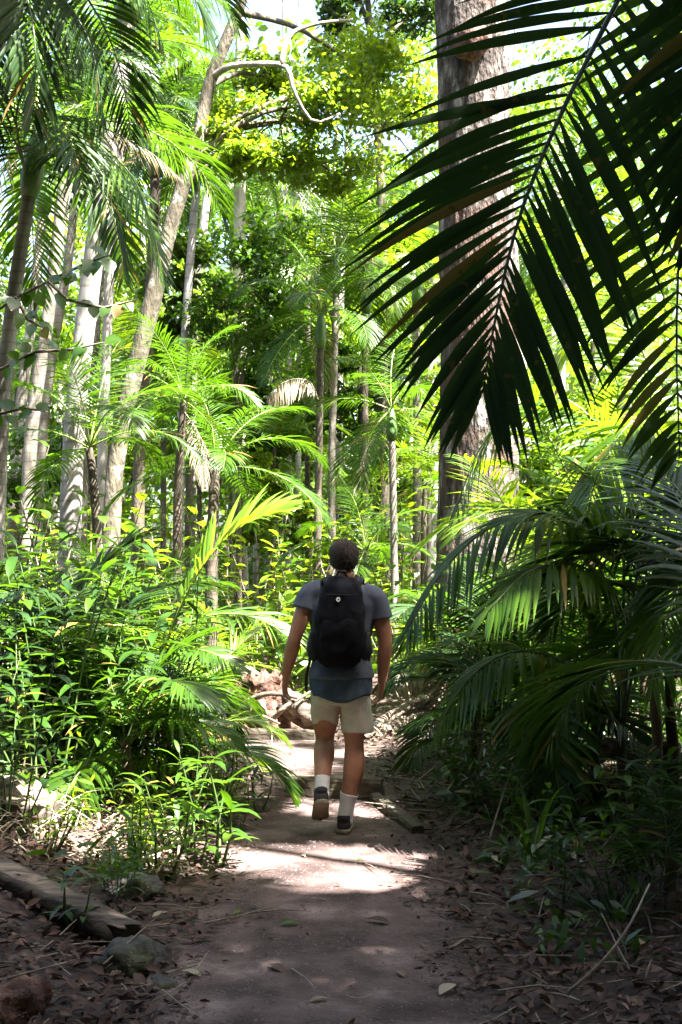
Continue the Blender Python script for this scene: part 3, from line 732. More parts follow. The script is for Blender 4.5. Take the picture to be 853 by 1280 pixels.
bush(650, 16, 'round_bright', 'sunny bush right of the big trunk foot', 1.7, 4.1)
bush(730, 15, 'round_mid', 'bush behind the right-hand palms', 1.9, 4.6)
bush(820, 14, 'round_bright', 'lime bush behind the palms at the right edge', 1.8, 5.2)

G4 = 'tall leafy shrubs on the left bank'
def tall(px, d, key, label, s, rz=0): return plant(px, d, key, label, s, rz, 'shrub', G4, 'shrub')
tall(110, 8.6, 'lance_dark', 'tallest dark glossy shrub left of the bright arching frond', 1.0, .3)
tall(60, 8.0, 'lance_dark2', 'dark broad-leaved shrub at the left edge below the palm trunks', .95, 1.2)
tall(180, 9.4, 'lance_dark', 'dark shrub with long pointed leaves just left of the bright frond', 1.0, 2.4)
tall(140, 10.5, 'lance_dark2', 'shadowy shrub behind the tallest dark one', 1.15, 4.0)
tall(10, 7.0, 'lance_dark', 'shrub half cut off by the left edge above the sunlit litter', .75, 4.9)
tall(30, 10, 'round_mid', 'rounded leafy shrub behind the left-edge shrub', 1.2, 3.9)
tall(225, 8.9, 'lance_dark2', 'drooping bluish shrub in front of the bright frond\'s stalk', .6, 5.5)

# left understorey palms
G5 = 'understorey palms left of the path'
lp = young_palm(205, 8.9, 'understorey palm with one brilliant yellow-green arching frond left of the walker', 'near_mid', 5, 1.15, 53, h=.1, group=G5)
custom_frond(lp, [(196, 850, 8.9), (210, 800, 8.9), (232, 745, 8.85), (262, 695, 8.8), (298, 660, 8.75), (330, 645, 8.7), (352, 640, 8.65)], 34, .42, .042, 33, 'palm_bright', 'rib_light', upv=(-.5, -.3, .9), label='brilliant yellow-green sunlit frond', ab=62, at_=26, vee=.35, droop=.5, segs=6, start=.28, rad=.011)
custom_frond(lp, [(196, 850, 8.9), (180, 800, 8.7), (158, 782, 8.5), (120, 785, 8.4), (82, 792, 8.3)], 26, .28, .03, 34, 'palm_bright', 'rib_light', upv=(0, -.2, 1), ab=66, at_=35, vee=.1, droop=.7, segs=5, start=.25, rad=.008)
custom_frond(lp, [(200, 860, 8.7), (225, 815, 8.4), (262, 815, 8.2), (300, 835, 8.1)], 26, .26, .028, 35, 'palm', 'rib_light', upv=(0, -.2, 1), ab=66, at_=35, vee=.1, droop=.7, segs=5, start=.2, rad=.008)
young_palm(130, 8.8, 'feathery palm above the sunlit bank at the lower left', 'near_mid', 8, .95, 57, h=.1, group=G5)
young_palm(245, 10.0, 'dense green palm spilling toward the path left of the stump', 'near_mid', 9, .85, 61, h=.15, group=G5)
young_palm(55, 9.5, 'dark palm among the shrubs at the left edge', 'near', 9, 1.5, 67, h=.2, group=G5)
young_palm(270, 14.2, 'sunlit palm behind the bright arching frond', 'bright', 8, 1.2, 71, h=.3, group=G5)
young_palm(170, 12, 'tall-fronded palm behind the dark shrubs', 'tall', 10, 1.7, 73, h=.4, group=G5)

# small plants on the left bank and beside the path
G6 = 'small plants along the left of the path'
for px, d, key, lab, s, rz in [
    (275, 7.05, 'seedling', 'lance-leaved seedling with a whorl of drooping leaves, closest green sprout to the path', 1.25, .5),
    (322, 8.6, 'seedling_dark', 'thin dark seedling leaning over the path edge left of the walker\'s feet', .85, 1.3),
    (225, 7.4, 'lance_bright', 'bright bushy sprout left of the whorled seedling', .8, 2.2),
    (248, 7.0, 'seedling', 'pale green seedling tucked behind the whorled one', .95, 4.2),
    (205, 6.7, 'seedling', 'broad-whorled seedling between the mossy rock and the bank', 1.05, 5.2),
    (298, 8.0, 'lance_sun', 'yellow-green weed at the path edge left of the walker\'s raised foot', .6, .9),
    (165, 6.6, 'strap_sun', 'lit strap-leaved sprout above the mossy rock', .7, 4.0),
    (180, 7.0, 'lance_sun', 'sunny yellow-green sprout at the middle of the left bank', .75, 2.9),
    (60, 6.8, 'lance_sun', 'sunlit thin-leaved weed at the left edge of the bank', .6, 4.3),
    (150, 6.1, 'lance_dark2', 'dark bluish plant in shade above the split log', .28, 5.7),
    (95, 5.6, 'seedling_dark', 'dark seedling beside the split log', .8, .9),
    (240, 8.2, 'strap_sun', 'upright yellow-green strap-leaved plant on the bank', .75, 1.7),
    (283, 8.9, 'lance_sun', 'yellow-lit ferny sprout beside the path near the stump', .55, 2.5),
    (265, 8.3, 'lance_bright', 'leafy clump between the strap plant and the path', .8, 3.2),
    (205, 8.0, 'strap', 'grassy strap-leaved clump in the middle of the bank', .8, 3.8),
    (285, 11.4, 'lance_sun', 'yellow-green sprout touching the foot of the stump', .6, .4)]:
    plant(px, d, key, lab, s, rz, 'plant', G6, 'plant')
G7 = 'small plants in the shade right of the path'
for px, d, key, lab, s, rz in [
    (640, 7.6, 'seedling', 'lit seedling with spreading leaves under the right-hand palms', .9, .3),
    (665, 7.2, 'strap', 'upright green strap-leaved plant beside the lit seedling', .8, 1.2),
    (700, 6.2, 'seedling_dark', 'small dark seedling in the shade of the right bank', .9, 2.1),
    (765, 5.8, 'strap_dark', 'arching grassy tuft in deep shade at the right', .7, 3.0),
    (790, 6.0, 'lance_dark2', 'dark shrub below the right-hand fronds', .5, 4.4),
    (690, 8.4, 'strap_dark', 'grassy clump between the right-hand palm stems', 1.1, 5.0),
    (560, 8.3, 'seedling_dark', 'tiny sprout by the timber edging', .45, 1.6),
    (800, 8.9, 'lance_bright', 'lit shrub glimpsed low between the right-hand palms', 1.2, 4.9)]:
    plant(px, d, key, lab, s, rz, 'plant', G7, 'plant')

# creeper with round leaves in front of the left palm trunks
cr = thing('creeper', W(-60, 470, 6.2), 'creeper twig with round bright green leaves hanging before the left palm trunks', 'creeper')
cb = Vector(cr.location); lf = MB(); st = MB(); rg = random.Random(4)
for pl in ([(-60, 470), (0, 462), (45, 440), (90, 437), (130, 428)], [(-60, 470), (-20, 400), (20, 372), (60, 352), (110, 328), (140, 318)], [(-60, 470), (-10, 520), (30, 510), (60, 515)], [(20, 372), (35, 400), (55, 410)], [(60, 352), (85, 375), (130, 385), (170, 375)]):
    pts = [W(x, y, 6.2 + rg.uniform(-.1, .1)) - cb for x, y in pl]
    st.tube(pts, [.008] * (len(pts) - 1) + [.003], 5, caps=False)
    for a, c in zip(pts, pts[1:]):
        for q in range(5):
            if rg.random() < .3: continue
            p = a.lerp(c, (q + rg.random()) / 5)
            d = Vector((rg.uniform(-1, 1), rg.uniform(-.7, .3), rg.uniform(-1, .4)))
            lf.blade(p + d * .02, d, (rg.uniform(-.5, .5), -.7, .6), rg.uniform(.06, .10), rg.uniform(.05, .08), .6, 4, .12, 0, rg.random(), (.55, 1, .95, .55, .03))
lf.build('foliage', M['broad'], cr); st.build('stem', M['twig'], cr)
st2 = MB()

young_palm(900, 6.8, 'shadowy palm with drooping fronds at the right edge under the overhanging palm', 'near', 8, 1.35, 83, h=1.15, group='understorey palms right of the path', yaws=[2.0, 1.8, 1.4, 1.2, .4, 2.2, 5.6, .9])
young_palm(835, 5.9, 'low black-green palm in the deep shade of the lower right', 'near', 6, .7, 91, h=.0, group='understorey palms right of the path', yaws=[1.9, 1.0, 2.2, .2, 1.5, 5.4])

# fuller middle distance
G11 = 'palms crowding the middle distance'
for k, (px, d, cy_, fl, r, key, lab) in enumerate([
    (455, 24, 470, 1.9, .05, 'bright', 'lime palm crown low behind the slim brown palm'),
    (340, 22, 560, 1.7, .05, 'bright', 'bright palm crown right of the husked palm'),
    (430, 27, 610, 2.0, .05, 'tall', 'low far palm right behind the walker\'s head'),
    (300, 21, 470, 1.6, .05, 'tall', 'green palm crown between the husked palm and the dead frond'),
    (530, 19, 600, 1.5, .05, 'bright', 'glowing palm crown beside the foot of the big trunk'),
    (250, 23, 420, 1.9, .05, 'bright', 'sunny palm crown right of the mossy leaning trunk'),
    (205, 20, 500, 1.6, .05, 'tall', 'palm crown behind the short stiff-fronded palm'),
    (110, 24, 490, 1.9, .05, 'bright', 'light palm crown low between the left-hand trunks'),
    (20, 23, 480, 1.9, .05, 'tall', 'palm crown low behind the leftmost trunks'),
    (385, 25, 330, 2.1, .06, 'bright', 'bright far palm crown above the dead frond'),
    (480, 28, 290, 2.3, .06, 'tall', 'far palm crown left of the black frond tips'),
    (290, 29, 230, 2.3, .06, 'tall', 'far palm crown above the bushy tree'),
    (660, 21, 520, 1.8, .05, 'bright', 'light green palm crown right of the big trunk'),
    (740, 22, 420, 2.0, .05, 'bright', 'sunny palm crown seen through the fronds at the right')]):
    palm(px, d, [(px, cy_ + 60), (px + 3, cy_)], lab, key, 12, fl, r, 'dark_bark', seed=200 + k, group=G11, shaft=False, rib=False)
G12 = 'leafy understorey trees of the middle distance'
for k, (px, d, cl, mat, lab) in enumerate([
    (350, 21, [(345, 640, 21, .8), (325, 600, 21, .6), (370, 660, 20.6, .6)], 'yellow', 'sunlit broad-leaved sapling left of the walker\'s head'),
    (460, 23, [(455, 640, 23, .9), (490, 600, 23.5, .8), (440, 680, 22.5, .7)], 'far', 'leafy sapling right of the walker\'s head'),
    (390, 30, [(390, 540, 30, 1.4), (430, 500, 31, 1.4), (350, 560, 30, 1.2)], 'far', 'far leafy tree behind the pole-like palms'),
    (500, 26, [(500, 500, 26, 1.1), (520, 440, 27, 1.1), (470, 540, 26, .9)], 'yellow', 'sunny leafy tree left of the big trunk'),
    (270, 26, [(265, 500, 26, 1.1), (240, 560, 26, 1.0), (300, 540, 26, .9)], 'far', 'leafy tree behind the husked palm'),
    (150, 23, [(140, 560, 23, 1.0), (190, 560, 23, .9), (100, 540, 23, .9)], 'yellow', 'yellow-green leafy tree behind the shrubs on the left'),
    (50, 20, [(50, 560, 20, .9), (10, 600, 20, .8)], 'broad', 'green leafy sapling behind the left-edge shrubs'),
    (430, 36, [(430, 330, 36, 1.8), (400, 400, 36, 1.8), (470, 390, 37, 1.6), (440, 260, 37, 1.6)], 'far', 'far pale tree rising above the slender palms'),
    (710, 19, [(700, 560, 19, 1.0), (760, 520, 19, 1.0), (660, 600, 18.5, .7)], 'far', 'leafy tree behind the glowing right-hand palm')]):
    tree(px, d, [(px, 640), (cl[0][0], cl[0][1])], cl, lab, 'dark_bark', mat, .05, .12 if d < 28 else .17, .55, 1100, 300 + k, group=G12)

p1_ = [o for o in bpy.data.objects if o.get('label', '').startswith('dark-crowned palm at the left edge')][0]
for k, (pix, n, ll, lm, lab) in enumerate([
    ([(36, 228, 11), (60, 178, 10.8), (100, 168, 10.5), (145, 196, 10.3), (180, 250, 10.2), (205, 345, 10.2)], 40, .62, 'palm', 'arching green frond hanging down over the slim trunks'),
    ([(36, 228, 11), (70, 190, 10.7), (110, 205, 10.4), (140, 260, 10.2), (155, 330, 10.1)], 36, .6, 'palm_dark', None),
    ([(36, 228, 11), (60, 168, 11.0), (120, 158, 11.0), (180, 185, 11.0), (225, 222, 11.0)], 36, .34, 'dry', 'greyish old frond arching right'),
    ([(36, 228, 11), (10, 160, 10.7), (-40, 150, 10.5), (-90, 190, 10.4)], 34, .55, 'palm_dark', None),
    ([(36, 228, 11), (20, 150, 10.4), (40, 100, 10.0), (90, 80, 9.7), (150, 95, 9.6)], 38, .55, 'palm_dark', None)]):
    custom_frond(p1_, pix, n, ll, .034, 60 + k, lm, 'rib_light' if k == 0 else 'rachis', label=lab, upv=(0, 0, 1), ab=68, at_=30, vee=-.35, droop=1.1, segs=5, start=.14, rad=.012)

p2_ = [o for o in bpy.data.objects if o.get('label', '').startswith('palm reaching in from the top left')][0]
for k, pix in enumerate([
    [(5, 0, 9.5), (40, -70, 9.4), (110, -80, 9.3), (170, -30, 9.3), (205, 60, 9.3)],
    [(5, 0, 9.5), (50, -60, 9.9), (140, -70, 10.2), (220, -40, 10.4), (262, 40, 10.5)],
    [(5, 0, 9.5), (30, -30, 9.2), (80, 0, 9.0), (115, 60, 8.9), (130, 150, 8.9)],
    [(5, 0, 9.5), (15, -40, 9.0), (35, 0, 8.7), (45, 70, 8.6), (40, 150, 8.6)]]):
    custom_frond(p2_, pix, 38, .6, .036, 160 + k, 'palm_dark' if k != 1 else 'palm', 'rachis', upv=(0, 0, 1), ab=68, at_=30, vee=-.3, droop=1.0, segs=5, start=.12, rad=.012)

young_palm(235, 9.3, 'broad sunlit palm between the dark shrubs and the path, left of the walker', 'bright', 8, 1.05, 103, h=.15, group='understorey palms left of the path')
young_palm(160, 8.3, 'spreading green palm in the middle of the left thicket', 'near_mid', 8, 1.05, 107, h=.2, group='understorey palms left of the path')
young_palm(90, 9.2, 'palm with shadowed fronds behind the tallest dark shrub', 'near', 8, 1.4, 109, h=.3, group='understorey palms left of the path')
young_palm(612, 13.2, 'leafy palm hiding the foot of the big trunk', 'near_mid', 11, 1.25, 113, h=.5, group='understorey palms right of the path')
young_palm(680, 9.8, 'tall palm with bright green leaflets right of the big trunk', 'bright', 8, 1.5, 117, h=.9, group='understorey palms right of the path')
young_palm(800, 9.6, 'bright tall palm behind the glowing palm at the right', 'bright', 9, 1.7, 119, h=1.3, group='understorey palms right of the path')

young_palm(590, 9.9, 'small palm on a thick dark stem right of the walker\'s hand', 'near', 9, .95, 131, h=.62, group='understorey palms right of the path')
young_palm(815, 7.3, 'thin dark-stemmed palm right of the glowing palm', 'near', 6, 1.2, 137, h=1.2, group='understorey palms right of the path', yaws=[2.6, 1.8, 3.4, 1.2, .4, 2.2, 5.6, 4.2])

young_palm(705, 8.9, 'full green palm in the middle of the right-hand thicket', 'near_mid', 9, 1.3, 151, h=.45, group='understorey palms right of the path')
young_palm(835, 8.3, 'full palm near the right edge behind the thin dark-stemmed one', 'near_mid', 9, 1.4, 153, h=.6, group='understorey palms right of the path')
young_palm(640, 10.6, 'dark palm filling the gap under the arching fronds right of the path', 'near', 9, 1.2, 157, h=.35, group='understorey palms right of the path')

vn = thing('vine', W(372, 190, 22), 'pale tangle of bare vines hanging in the canopy above the dark bushy tree', 'vine')
vb = Vector(vn.location); vm = MB(); rg = random.Random(12)
for k in range(22):
    x0 = 372 + rg.uniform(-4, 4); x1 = 375 + rg.uniform(-45, 42); y1 = rg.uniform(255, 345); d_ = 22 + rg.uniform(-.4, .4); bulge = rg.uniform(-16, 16)
    trunk_tube(vm, [W(x0, 188, 22) - vb, W(x0 + (x1 - x0) * .5 + bulge, 225, d_) - vb, W(x1 - bulge * .6, (225 + y1) / 2, d_) - vb, W(x1, y1, d_) - vb], rg.uniform(.008, .016), .006, 5, 0, k, 1, 12)
vm.build('stem', M['pale_bark'], vn)

for k, (px, d, cl, mat, lab) in enumerate([
    (345, 23, [(340, 470, 23, .9), (375, 520, 23, .8), (310, 510, 23, .7), (350, 560, 22.6, .8)], 'broad', 'round-crowned green tree below the dark bushy one'),
    (450, 24, [(450, 430, 24, 1.1), (420, 470, 24, .9), (490, 420, 24.5, .9), (455, 520, 24, .8)], 'broad', 'full-leaved tree between the slim brown palm and the pole-like pair'),
    (235, 20, [(240, 310, 20, .6), (215, 350, 20, .5), (230, 395, 20, .5)], 'far', 'leafy green tree filling the gap right of the mossy leaning trunk'),
    (500, 27, [(470, 300, 27, 1.3), (510, 270, 27.5, 1.2), (440, 340, 27, 1.1)], 'far', 'soft-crowned tree behind the tips of the black frond')]):
    tree(px, d, [(px, 640), (cl[0][0], cl[0][1])], cl, lab, 'dark_bark', mat, .06, .13, .55, 1500, 340 + k, group=G12)
young_palm(740, 8.3, 'bright palm lifting sunlit fronds above the dark ones right of the path', 'bright', 9, 1.25, 161, h=1.5, group='understorey palms right of the path')
# ================================================================== logs, stump, rocks, timber, twigs
def log_mesh(pts, rads, mat, capmat, seed, sides=18, jit=.25):
    mb = MB(); out = []; rr = []
    pts = [Vector(p) for p in pts]; n = len(pts) - 1
    for i in range(n):
        for q in range(12):
            out.append(pts[i].lerp(pts[i + 1], q / 12) + Vector((0, 0, .02 * mnoise.noise(Vector((i + q / 12, seed, 0)))))); rr.append(rads[i] + (rads[i + 1] - rads[i]) * q / 12)
    out.append(pts[-1]); rr.append(rads[-1])
    rg = random.Random(seed)
    rr = [r * (1 + rg.uniform(-.10, .10)) for r in rr]
    mb.tube(out, rr, sides, jit=jit, seed=seed)
    mb.m[-1] = 1; mb.m[-2] = 1
    return mb

def simple_log(name, pts, rads, mat, label, cat='log', seed=1, cap='timber', group=None, jit=.55):
    b = Vector(pts[0]); mb = log_mesh([Vector(p) - b for p in pts], rads, mat, cap, seed, jit=jit)
    o = mb.build(name, [M[mat], M[cap]], None, b)
    return tag(o, label, cat, group)

# split log lying down the left corner, pale flat top
A = W(-90, 1046, 6.4); B = W(156, 1166, 5.4)
ax = (B - A).normalized(); sd = ax.cross(Vector((0, 0, 1))).normalized(); uz = sd.cross(ax)
sp = thing('split_log', A, 'split timber log slanting down at the lower left with a pale flat upper face', 'log')
n = 40; mb = MB(); vs = []; fs = []; ms = []; np_ = 22; LL_ = (B - A).length
for i in range(n + 1):
    t = i / n
    for k in range(np_):
        th = 2 * PI * k / np_; ct, st = math.cos(th), math.sin(th)
        r_ = .088 * (1 + .16 * mnoise.noise(Vector((ct * 1.4, st * 1.4, t * 4))) + .07 * mnoise.noise(Vector((ct * 5, st * 5, t * 9)))) * (1 - .22 * t)
        v = st * r_; v = min(v, .040 + .010 * mnoise.noise(Vector((ct * 3, t * 14, 2))))     # split flat on top
        end = .10 * mnoise.noise(Vector((ct * 2.5, st * 2.5, 7))) * max(0, (t - .85) / .15)
        vs.append(ax * (LL_ * t + end) + sd * ct * r_ * 1.15 + uz * v)
for i in range(n):
    for k in range(np_): fs.append((i * np_ + k, (i + 1) * np_ + k, (i + 1) * np_ + (k + 1) % np_, i * np_ + (k + 1) % np_)); ms.append(1 if 3 <= k <= 7 else 0)
fs.append(tuple(range(np_))); fs.append(tuple(n * np_ + k for k in range(np_))[::-1]); ms += [0, 0]
mb.add(vs, fs); mb.m = ms
mb.build('wood', [M['timber'], M['log_grey']], sp)

simple_log('log', [W(-60, 1000, 7.4), W(0, 1003, 7.3), W(62, 1030, 7.2)], [.17, .17, .13], 'log_grey', 'thick pale log in the sun at the left edge, half buried in litter', seed=3)
simple_log('log', [W(-30, 1290, 4.35), W(52, 1238, 4.55)], [.075, .062], 'log_red', 'short reddish broken log in the bottom left corner', seed=5)
simple_log('log', [W(352, 868, 13.0), W(385, 893, 12.7), W(420, 915, 12.6)], [.10, .09, .075], 'log_grey', 'pale root-like log slanting down beside the rotting stump', seed=7)
simple_log('log', [W(436, 930, 12.1), W(480, 915, 12.3), W(520, 902, 12.8)], [.09, .085, .07], 'log_grey', 'pale sunlit log lying right of the walker\'s knees', seed=9)
simple_log('log', [W(470, 905, 13.2), W(520, 878, 13.6), W(560, 862, 14)], [.05, .05, .04], 'log_grey', 'thin log rising behind the walker\'s right hand', seed=10)
simple_log('log', [W(270, 885, 12.9), W(300, 860, 13.0), W(318, 842, 13.1)], [.10, .12, .11], 'log_grey', 'stubby pale log leaning on the left of the stump', seed=11)
simple_log('log', [W(690, 960, 8.6), W(760, 935, 8.5), W(850, 940, 8.3)], [.07, .07, .06], 'log_grey', 'thin dark log in the shade behind the right-hand stems', seed=13)

# rotting stump with buttress roots
sc_ = GP(GX(322, 13.1), 13.1, -.05)
stp = thing('rotting_stump', sc_, 'reddish rotting tree stump with ragged top at the bend of the path', 'stump')
mb = MB(); sides = 72; rows = 36; vs = []; fs = []
for i in range(rows + 1):
    t = i / rows
    for k in range(sides):
        th = 2 * PI * k / sides; v = Vector((math.cos(th), math.sin(th), 0))
        top = .62 + .16 * mnoise.noise(v * 2.1 + Vector((3, 0, 0))) + .07 * mnoise.noise(v * 7)
        rr = (.27 + .16 * math.exp(-t * 5)) * (1 + .22 * mnoise.noise(Vector((v.x * 2, v.y * 2, t * 1.6))) + .20 * mnoise.noise(Vector((v.x * 5, v.y * 5, t * 4))) + .12 * mnoise.noise(Vector((v.x * 13, v.y * 13, t * 11))) + .25 * math.exp(-t * 4) * math.sin(th * 4))
        vs.append(v * rr + Vector((.03 * t, 0, top * t)))
for k in range(sides):
    th = 2 * PI * k / sides; vs.append(Vector((math.cos(th) * .15, math.sin(th) * .15, .42 + .06 * mnoise.noise(Vector((math.cos(th) * 3, math.sin(th) * 3, 9))))))
for i in range(rows + 1):
    for k in range(sides): fs.append((i * sides + k, i * sides + (k + 1) % sides, (i + 1) * sides + (k + 1) % sides, (i + 1) * sides + k))
fs.append(tuple((rows + 1) * sides + k for k in range(sides)))
mb.add(vs, fs); mb.build('wood', M['log_red'], stp)
for k, (pp, r0) in enumerate([([(.25, -.1, .3), (.5, -.2, .12), (.85, -.3, .0)], .07), ([(-.2, -.2, .3), (-.4, -.35, .1), (-.7, -.45, .02)], .06), ([(.05, -.3, .35), (.12, -.45, .12), (.2, -.7, .02)], .055)]):
    r_ = MB(); trunk_tube(r_, pp, r0, r0 * .5, 9, .3, k, 1.2, 8); r_.build('root', M['log_grey'], stp)

def rock(c, s, label, seed, squash=.65):
    mb = MB(); vs = []; fs = []; nr, ns = 18, 26
    for i in range(nr + 1):
        for k in range(ns):
            ph = PI * i / nr; th = 2 * PI * k / ns; v = Vector((math.sin(ph) * math.cos(th), math.sin(ph) * math.sin(th), math.cos(ph)))
            q = 1 + .35 * mnoise.noise(v * 1.4 + Vector((seed, 0, 0))) + .12 * mnoise.noise(v * 4 + Vector((seed, 3, 0))) + .04 * mnoise.noise(v * 11)
            vs.append(Vector((v.x, v.y, v.z * squash)) * s * q)
    for i in range(nr):
        for k in range(ns): fs.append((i * ns + k, (i + 1) * ns + k, (i + 1) * ns + (k + 1) % ns, i * ns + (k + 1) % ns))
    mb.add(vs, fs)
    return tag(mb.build('rock', M['rock'], None, c), label, 'rock')
def onground(px, d, dz=0): return GP(GX(px, d), d, dz)
rock(onground(172, 6.35, .03), .13, 'mossy greenish rock half buried in leaves behind the split log', 2)
rock(onground(168, 5.25, .03), .13, 'grey rock under the low end of the split log', 5)
rock(onground(205, 5.0, 0), .07, 'small dark rock among fallen leaves right of the split log', 9)
rock(onground(575, 8.9, .02), .12, 'dark rock in the shade right of the timber edging', 12)
rock(onground(470, 12.6, .02), .14, 'rock in the shade behind the walker\'s right calf', 15)

# timber step across the path and edging on its right
def beam(a, b_, w_, h_, label, name, mat='timber', seed=1):
    a = Vector(a); b_ = Vector(b_); ax = (b_ - a); L_ = ax.length; ax.normalize(); sd = ax.cross(Vector((0, 0, 1))).normalized(); up = sd.cross(ax)
    mb = MB(); n = 16; vs = []; fs = []; c8 = [(-.5, -.5), (-.5, .36), (-.38, .5), (.38, .5), (.5, .36), (.5, -.5)]
    for i in range(n + 1):
        for k, (u, v) in enumerate(c8):
            q = .012 * mnoise.noise(Vector((i * .8 + seed, k * 1.7, 2)))
            vs.append(ax * L_ * i / n + sd * (u * w_ + q) + up * (v * h_ + q))
    for i in range(n):
        for k in range(6): fs.append((i * 6 + k, (i + 1) * 6 + k, (i + 1) * 6 + (k + 1) % 6, i * 6 + (k + 1) % 6))
    fs.append(tuple(range(6))); fs.append(tuple(n * 6 + k for k in range(6))[::-1])
    mb.add(vs, fs)
    return tag(mb.build(name, M[mat], None, a, smooth=False), label, 'timber')
beam(GP(GX(318, 9.15), 9.2, .085), GP(GX(478, 9.0), 8.95, .08), .12, .16, 'dark timber step laid across the path behind the walker\'s feet', 'path_step', seed=1)
beam(GP(GX(468, 8.95), 8.9, .015), GP(GX(522, 7.85), 7.85, -.005), .085, .12, 'mossy timber edging along the right of the path', 'path_edging', seed=5)
beam(GP(GX(300, 12.2), 12.25, .05), GP(GX(395, 12.1), 12.1, .05), .10, .12, 'far timber step across the path in front of the stump', 'path_step', seed=9)

# dry fronds on the floor
G8 = 'dry fronds lying on the forest floor'
for px, d, yaw, s, lab in [(598, 8.7, 2.9, .9, 'dry fallen frond right of the timber edging'), (545, 9.6, 3.6, 1.0, 'pale dry frond lying under the bluish palm'), (70, 7.4, .4, .9, 'dry sunlit frond on the left bank'), (125, 7.0, 2.2, .9, 'bleached frond draped over the left bank weeds'), (690, 9.0, 2.6, 1.1, 'lit dry frond on the floor between the right-hand stems')]:
    lf, rb = FR['dead'][0][0]
    o = thing('dry_frond', onground(px, d, .12), lab, 'frond', G8, yaw)
    link('leaflets', lf, o, (0, 0, 0), (.1, .28, 0), s); link('rib', rb, o, (0, 0, 0), (.1, .28, 0), s)

# twigs
G9 = 'twigs and sticks on the ground'
def stick(pix, r, label, mat='twig'):
    pts = [Vector(p) for p in pix]; b_ = pts[0].copy(); mb = MB()
    trunk_tube(mb, [p - b_ for p in pts], r, r * .5, 6, .2, len(label), 1, 10)
    tag(mb.build('stick', M[mat], None, b_), label, 'stick', G9)
stick([W(708, 1242, 4.35), W(750, 1205, 4.4), W(785, 1160, 4.5), W(812, 1105, 4.7)], .007, 'thin pale curved stem arching up at the lower right', 'twig')
def gl(px, py, dz=.012):
    d = CAM_H / math.tan(math.atan((py - 640) / F) - PITCH)
    for _ in range(6):
        h = gz(GX(px, d), d); d = (CAM_H - h) / math.tan(math.atan((py - 640) / F) - PITCH)
    return Vector((GX(px, d), d, gz(GX(px, d), d) + dz))
stick([gl(322, 1120), gl(360, 1122), gl(400, 1138)], .006, 'thin straight twig at the shaded edge of the sunny patch')
stick([gl(190, 1085, .03), gl(225, 1072, .10), gl(262, 1050, .22)], .010, 'pale stick propped up beside the mossy rock')
stick([gl(150, 1265), gl(190, 1258), gl(235, 1232)], .007, 'crooked twig on the leaf litter at the bottom left')
stick([gl(232, 1240), gl(252, 1210), gl(262, 1195)], .005, 'short twig by the path edge at the lower left')
stick([gl(255, 1090, .02), gl(290, 1082, .05), gl(272, 1060, .16)], .006, 'bent bare shoot beside the whorled seedling')
stick([W(290, 890, 12.9), W(330, 868, 12.6), W(372, 872, 12.5)], .035, 'crooked branch lying across the front of the stump', 'log_grey')
stick([W(340, 900, 12.6), W(362, 880, 12.5), W(395, 862, 12.9)], .03, 'grey branch leaning against the right side of the stump', 'log_grey')
stick([W(300, 905, 12.5), W(325, 895, 12.4), W(350, 905, 12.3)], .022, 'short broken branch at the foot of the stump', 'log_grey')
stick([W(440, 945, 11.6), W(475, 935, 11.8), W(515, 930, 12)], .022, 'dead branch on the ground beyond the walker\'s right calf', 'log_grey')
stick([gl(80, 985, .1), gl(112, 960, .25), gl(146, 930, .42)], .022, 'thick bleached branch leaning up the sunny left bank')
stick([gl(10, 940, .1), gl(50, 905, .3), gl(88, 872, .5)], .015, 'bleached stick leaning at the far left of the bank')
stick([gl(100, 1010, .05), gl(125, 970, .2), gl(133, 950, .3)], .012, 'short bleached stick below the thick leaning branch')
stick([gl(560, 1190), gl(600, 1170), gl(650, 1180)], .008, 'twig lost in the dark litter right of the path')
stick([gl(420, 1245), gl(450, 1252), gl(478, 1240)], .005, 'fine twig on the path at the bottom of the picture')
stick([gl(610, 1060, .05), gl(640, 1010, .3), gl(660, 985, .45)], .008, 'bare shoot standing in the shade of the right bank')

# single fallen leaves on the path
G10 = 'fallen leaves lying singly on the path'
for px, py, s, yaw, mat, lab in [
    (365, 1162, .10, .2, 'broad', 'single green fallen leaf on the shaded path below the sunny patch'),
    (300, 1147, .07, 1.0, 'yellow', 'small yellow-green fallen leaf at the left of the path'),
    (400, 1258, .08, .5, 'dry', 'pale tan fallen leaf near the bottom centre of the path'),
    (345, 1218, .11, 2.2, 'litter', 'brown curled leaf left of the path centre'),
    (470, 1158, .12, 2.8, 'litter', 'large brown leaf in the shadow right of the sunny patch'),
    (560, 1245, .13, .9, 'dry', 'dry tan leaf at the right edge of the path'),
    (690, 1200, .18, 1.2, 'litter', 'big reddish-brown leaf in the litter at the lower right'),
    (240, 1225, .11, 2.6, 'dry', 'tan leaf by the crooked twig'),
    (500, 1225, .08, 1.9, 'litter', 'small brown leaf right of the path centre'),
    (450, 1080, .05, 1.1, 'yellow', 'yellow leaf in the sunny patch of the path'),
    (505, 1000, .06, .4, 'yellow', 'yellow leaf beside the timber edging'),
    (380, 1075, .05, 2.0, 'dry', 'tiny tan leaf in the sunny patch'),
    (258, 1180, .10, .1, 'litter', 'dark brown leaf at the left edge of the path'),
    (530, 1130, .09, 1.5, 'litter', 'curled brown leaf at the right edge of the path'),
    (205, 1150, .10, .8, 'dry', 'pale leaf on the litter right of the low end of the split log')]:
    mb = MB(); mb.blade((-s / 2, 0, .0), (1, 0, .25), (0, 0, 1), s, s * .45, .5, 6, .25, 0, random.Random(px).random(), (.1, .8, 1, .8, .35, .03))
    p = gl(px, py, .022)
    tag(mb.build('fallen_leaf', M[mat], None, p, (0, 0, yaw)), lab, 'leaf', G10)

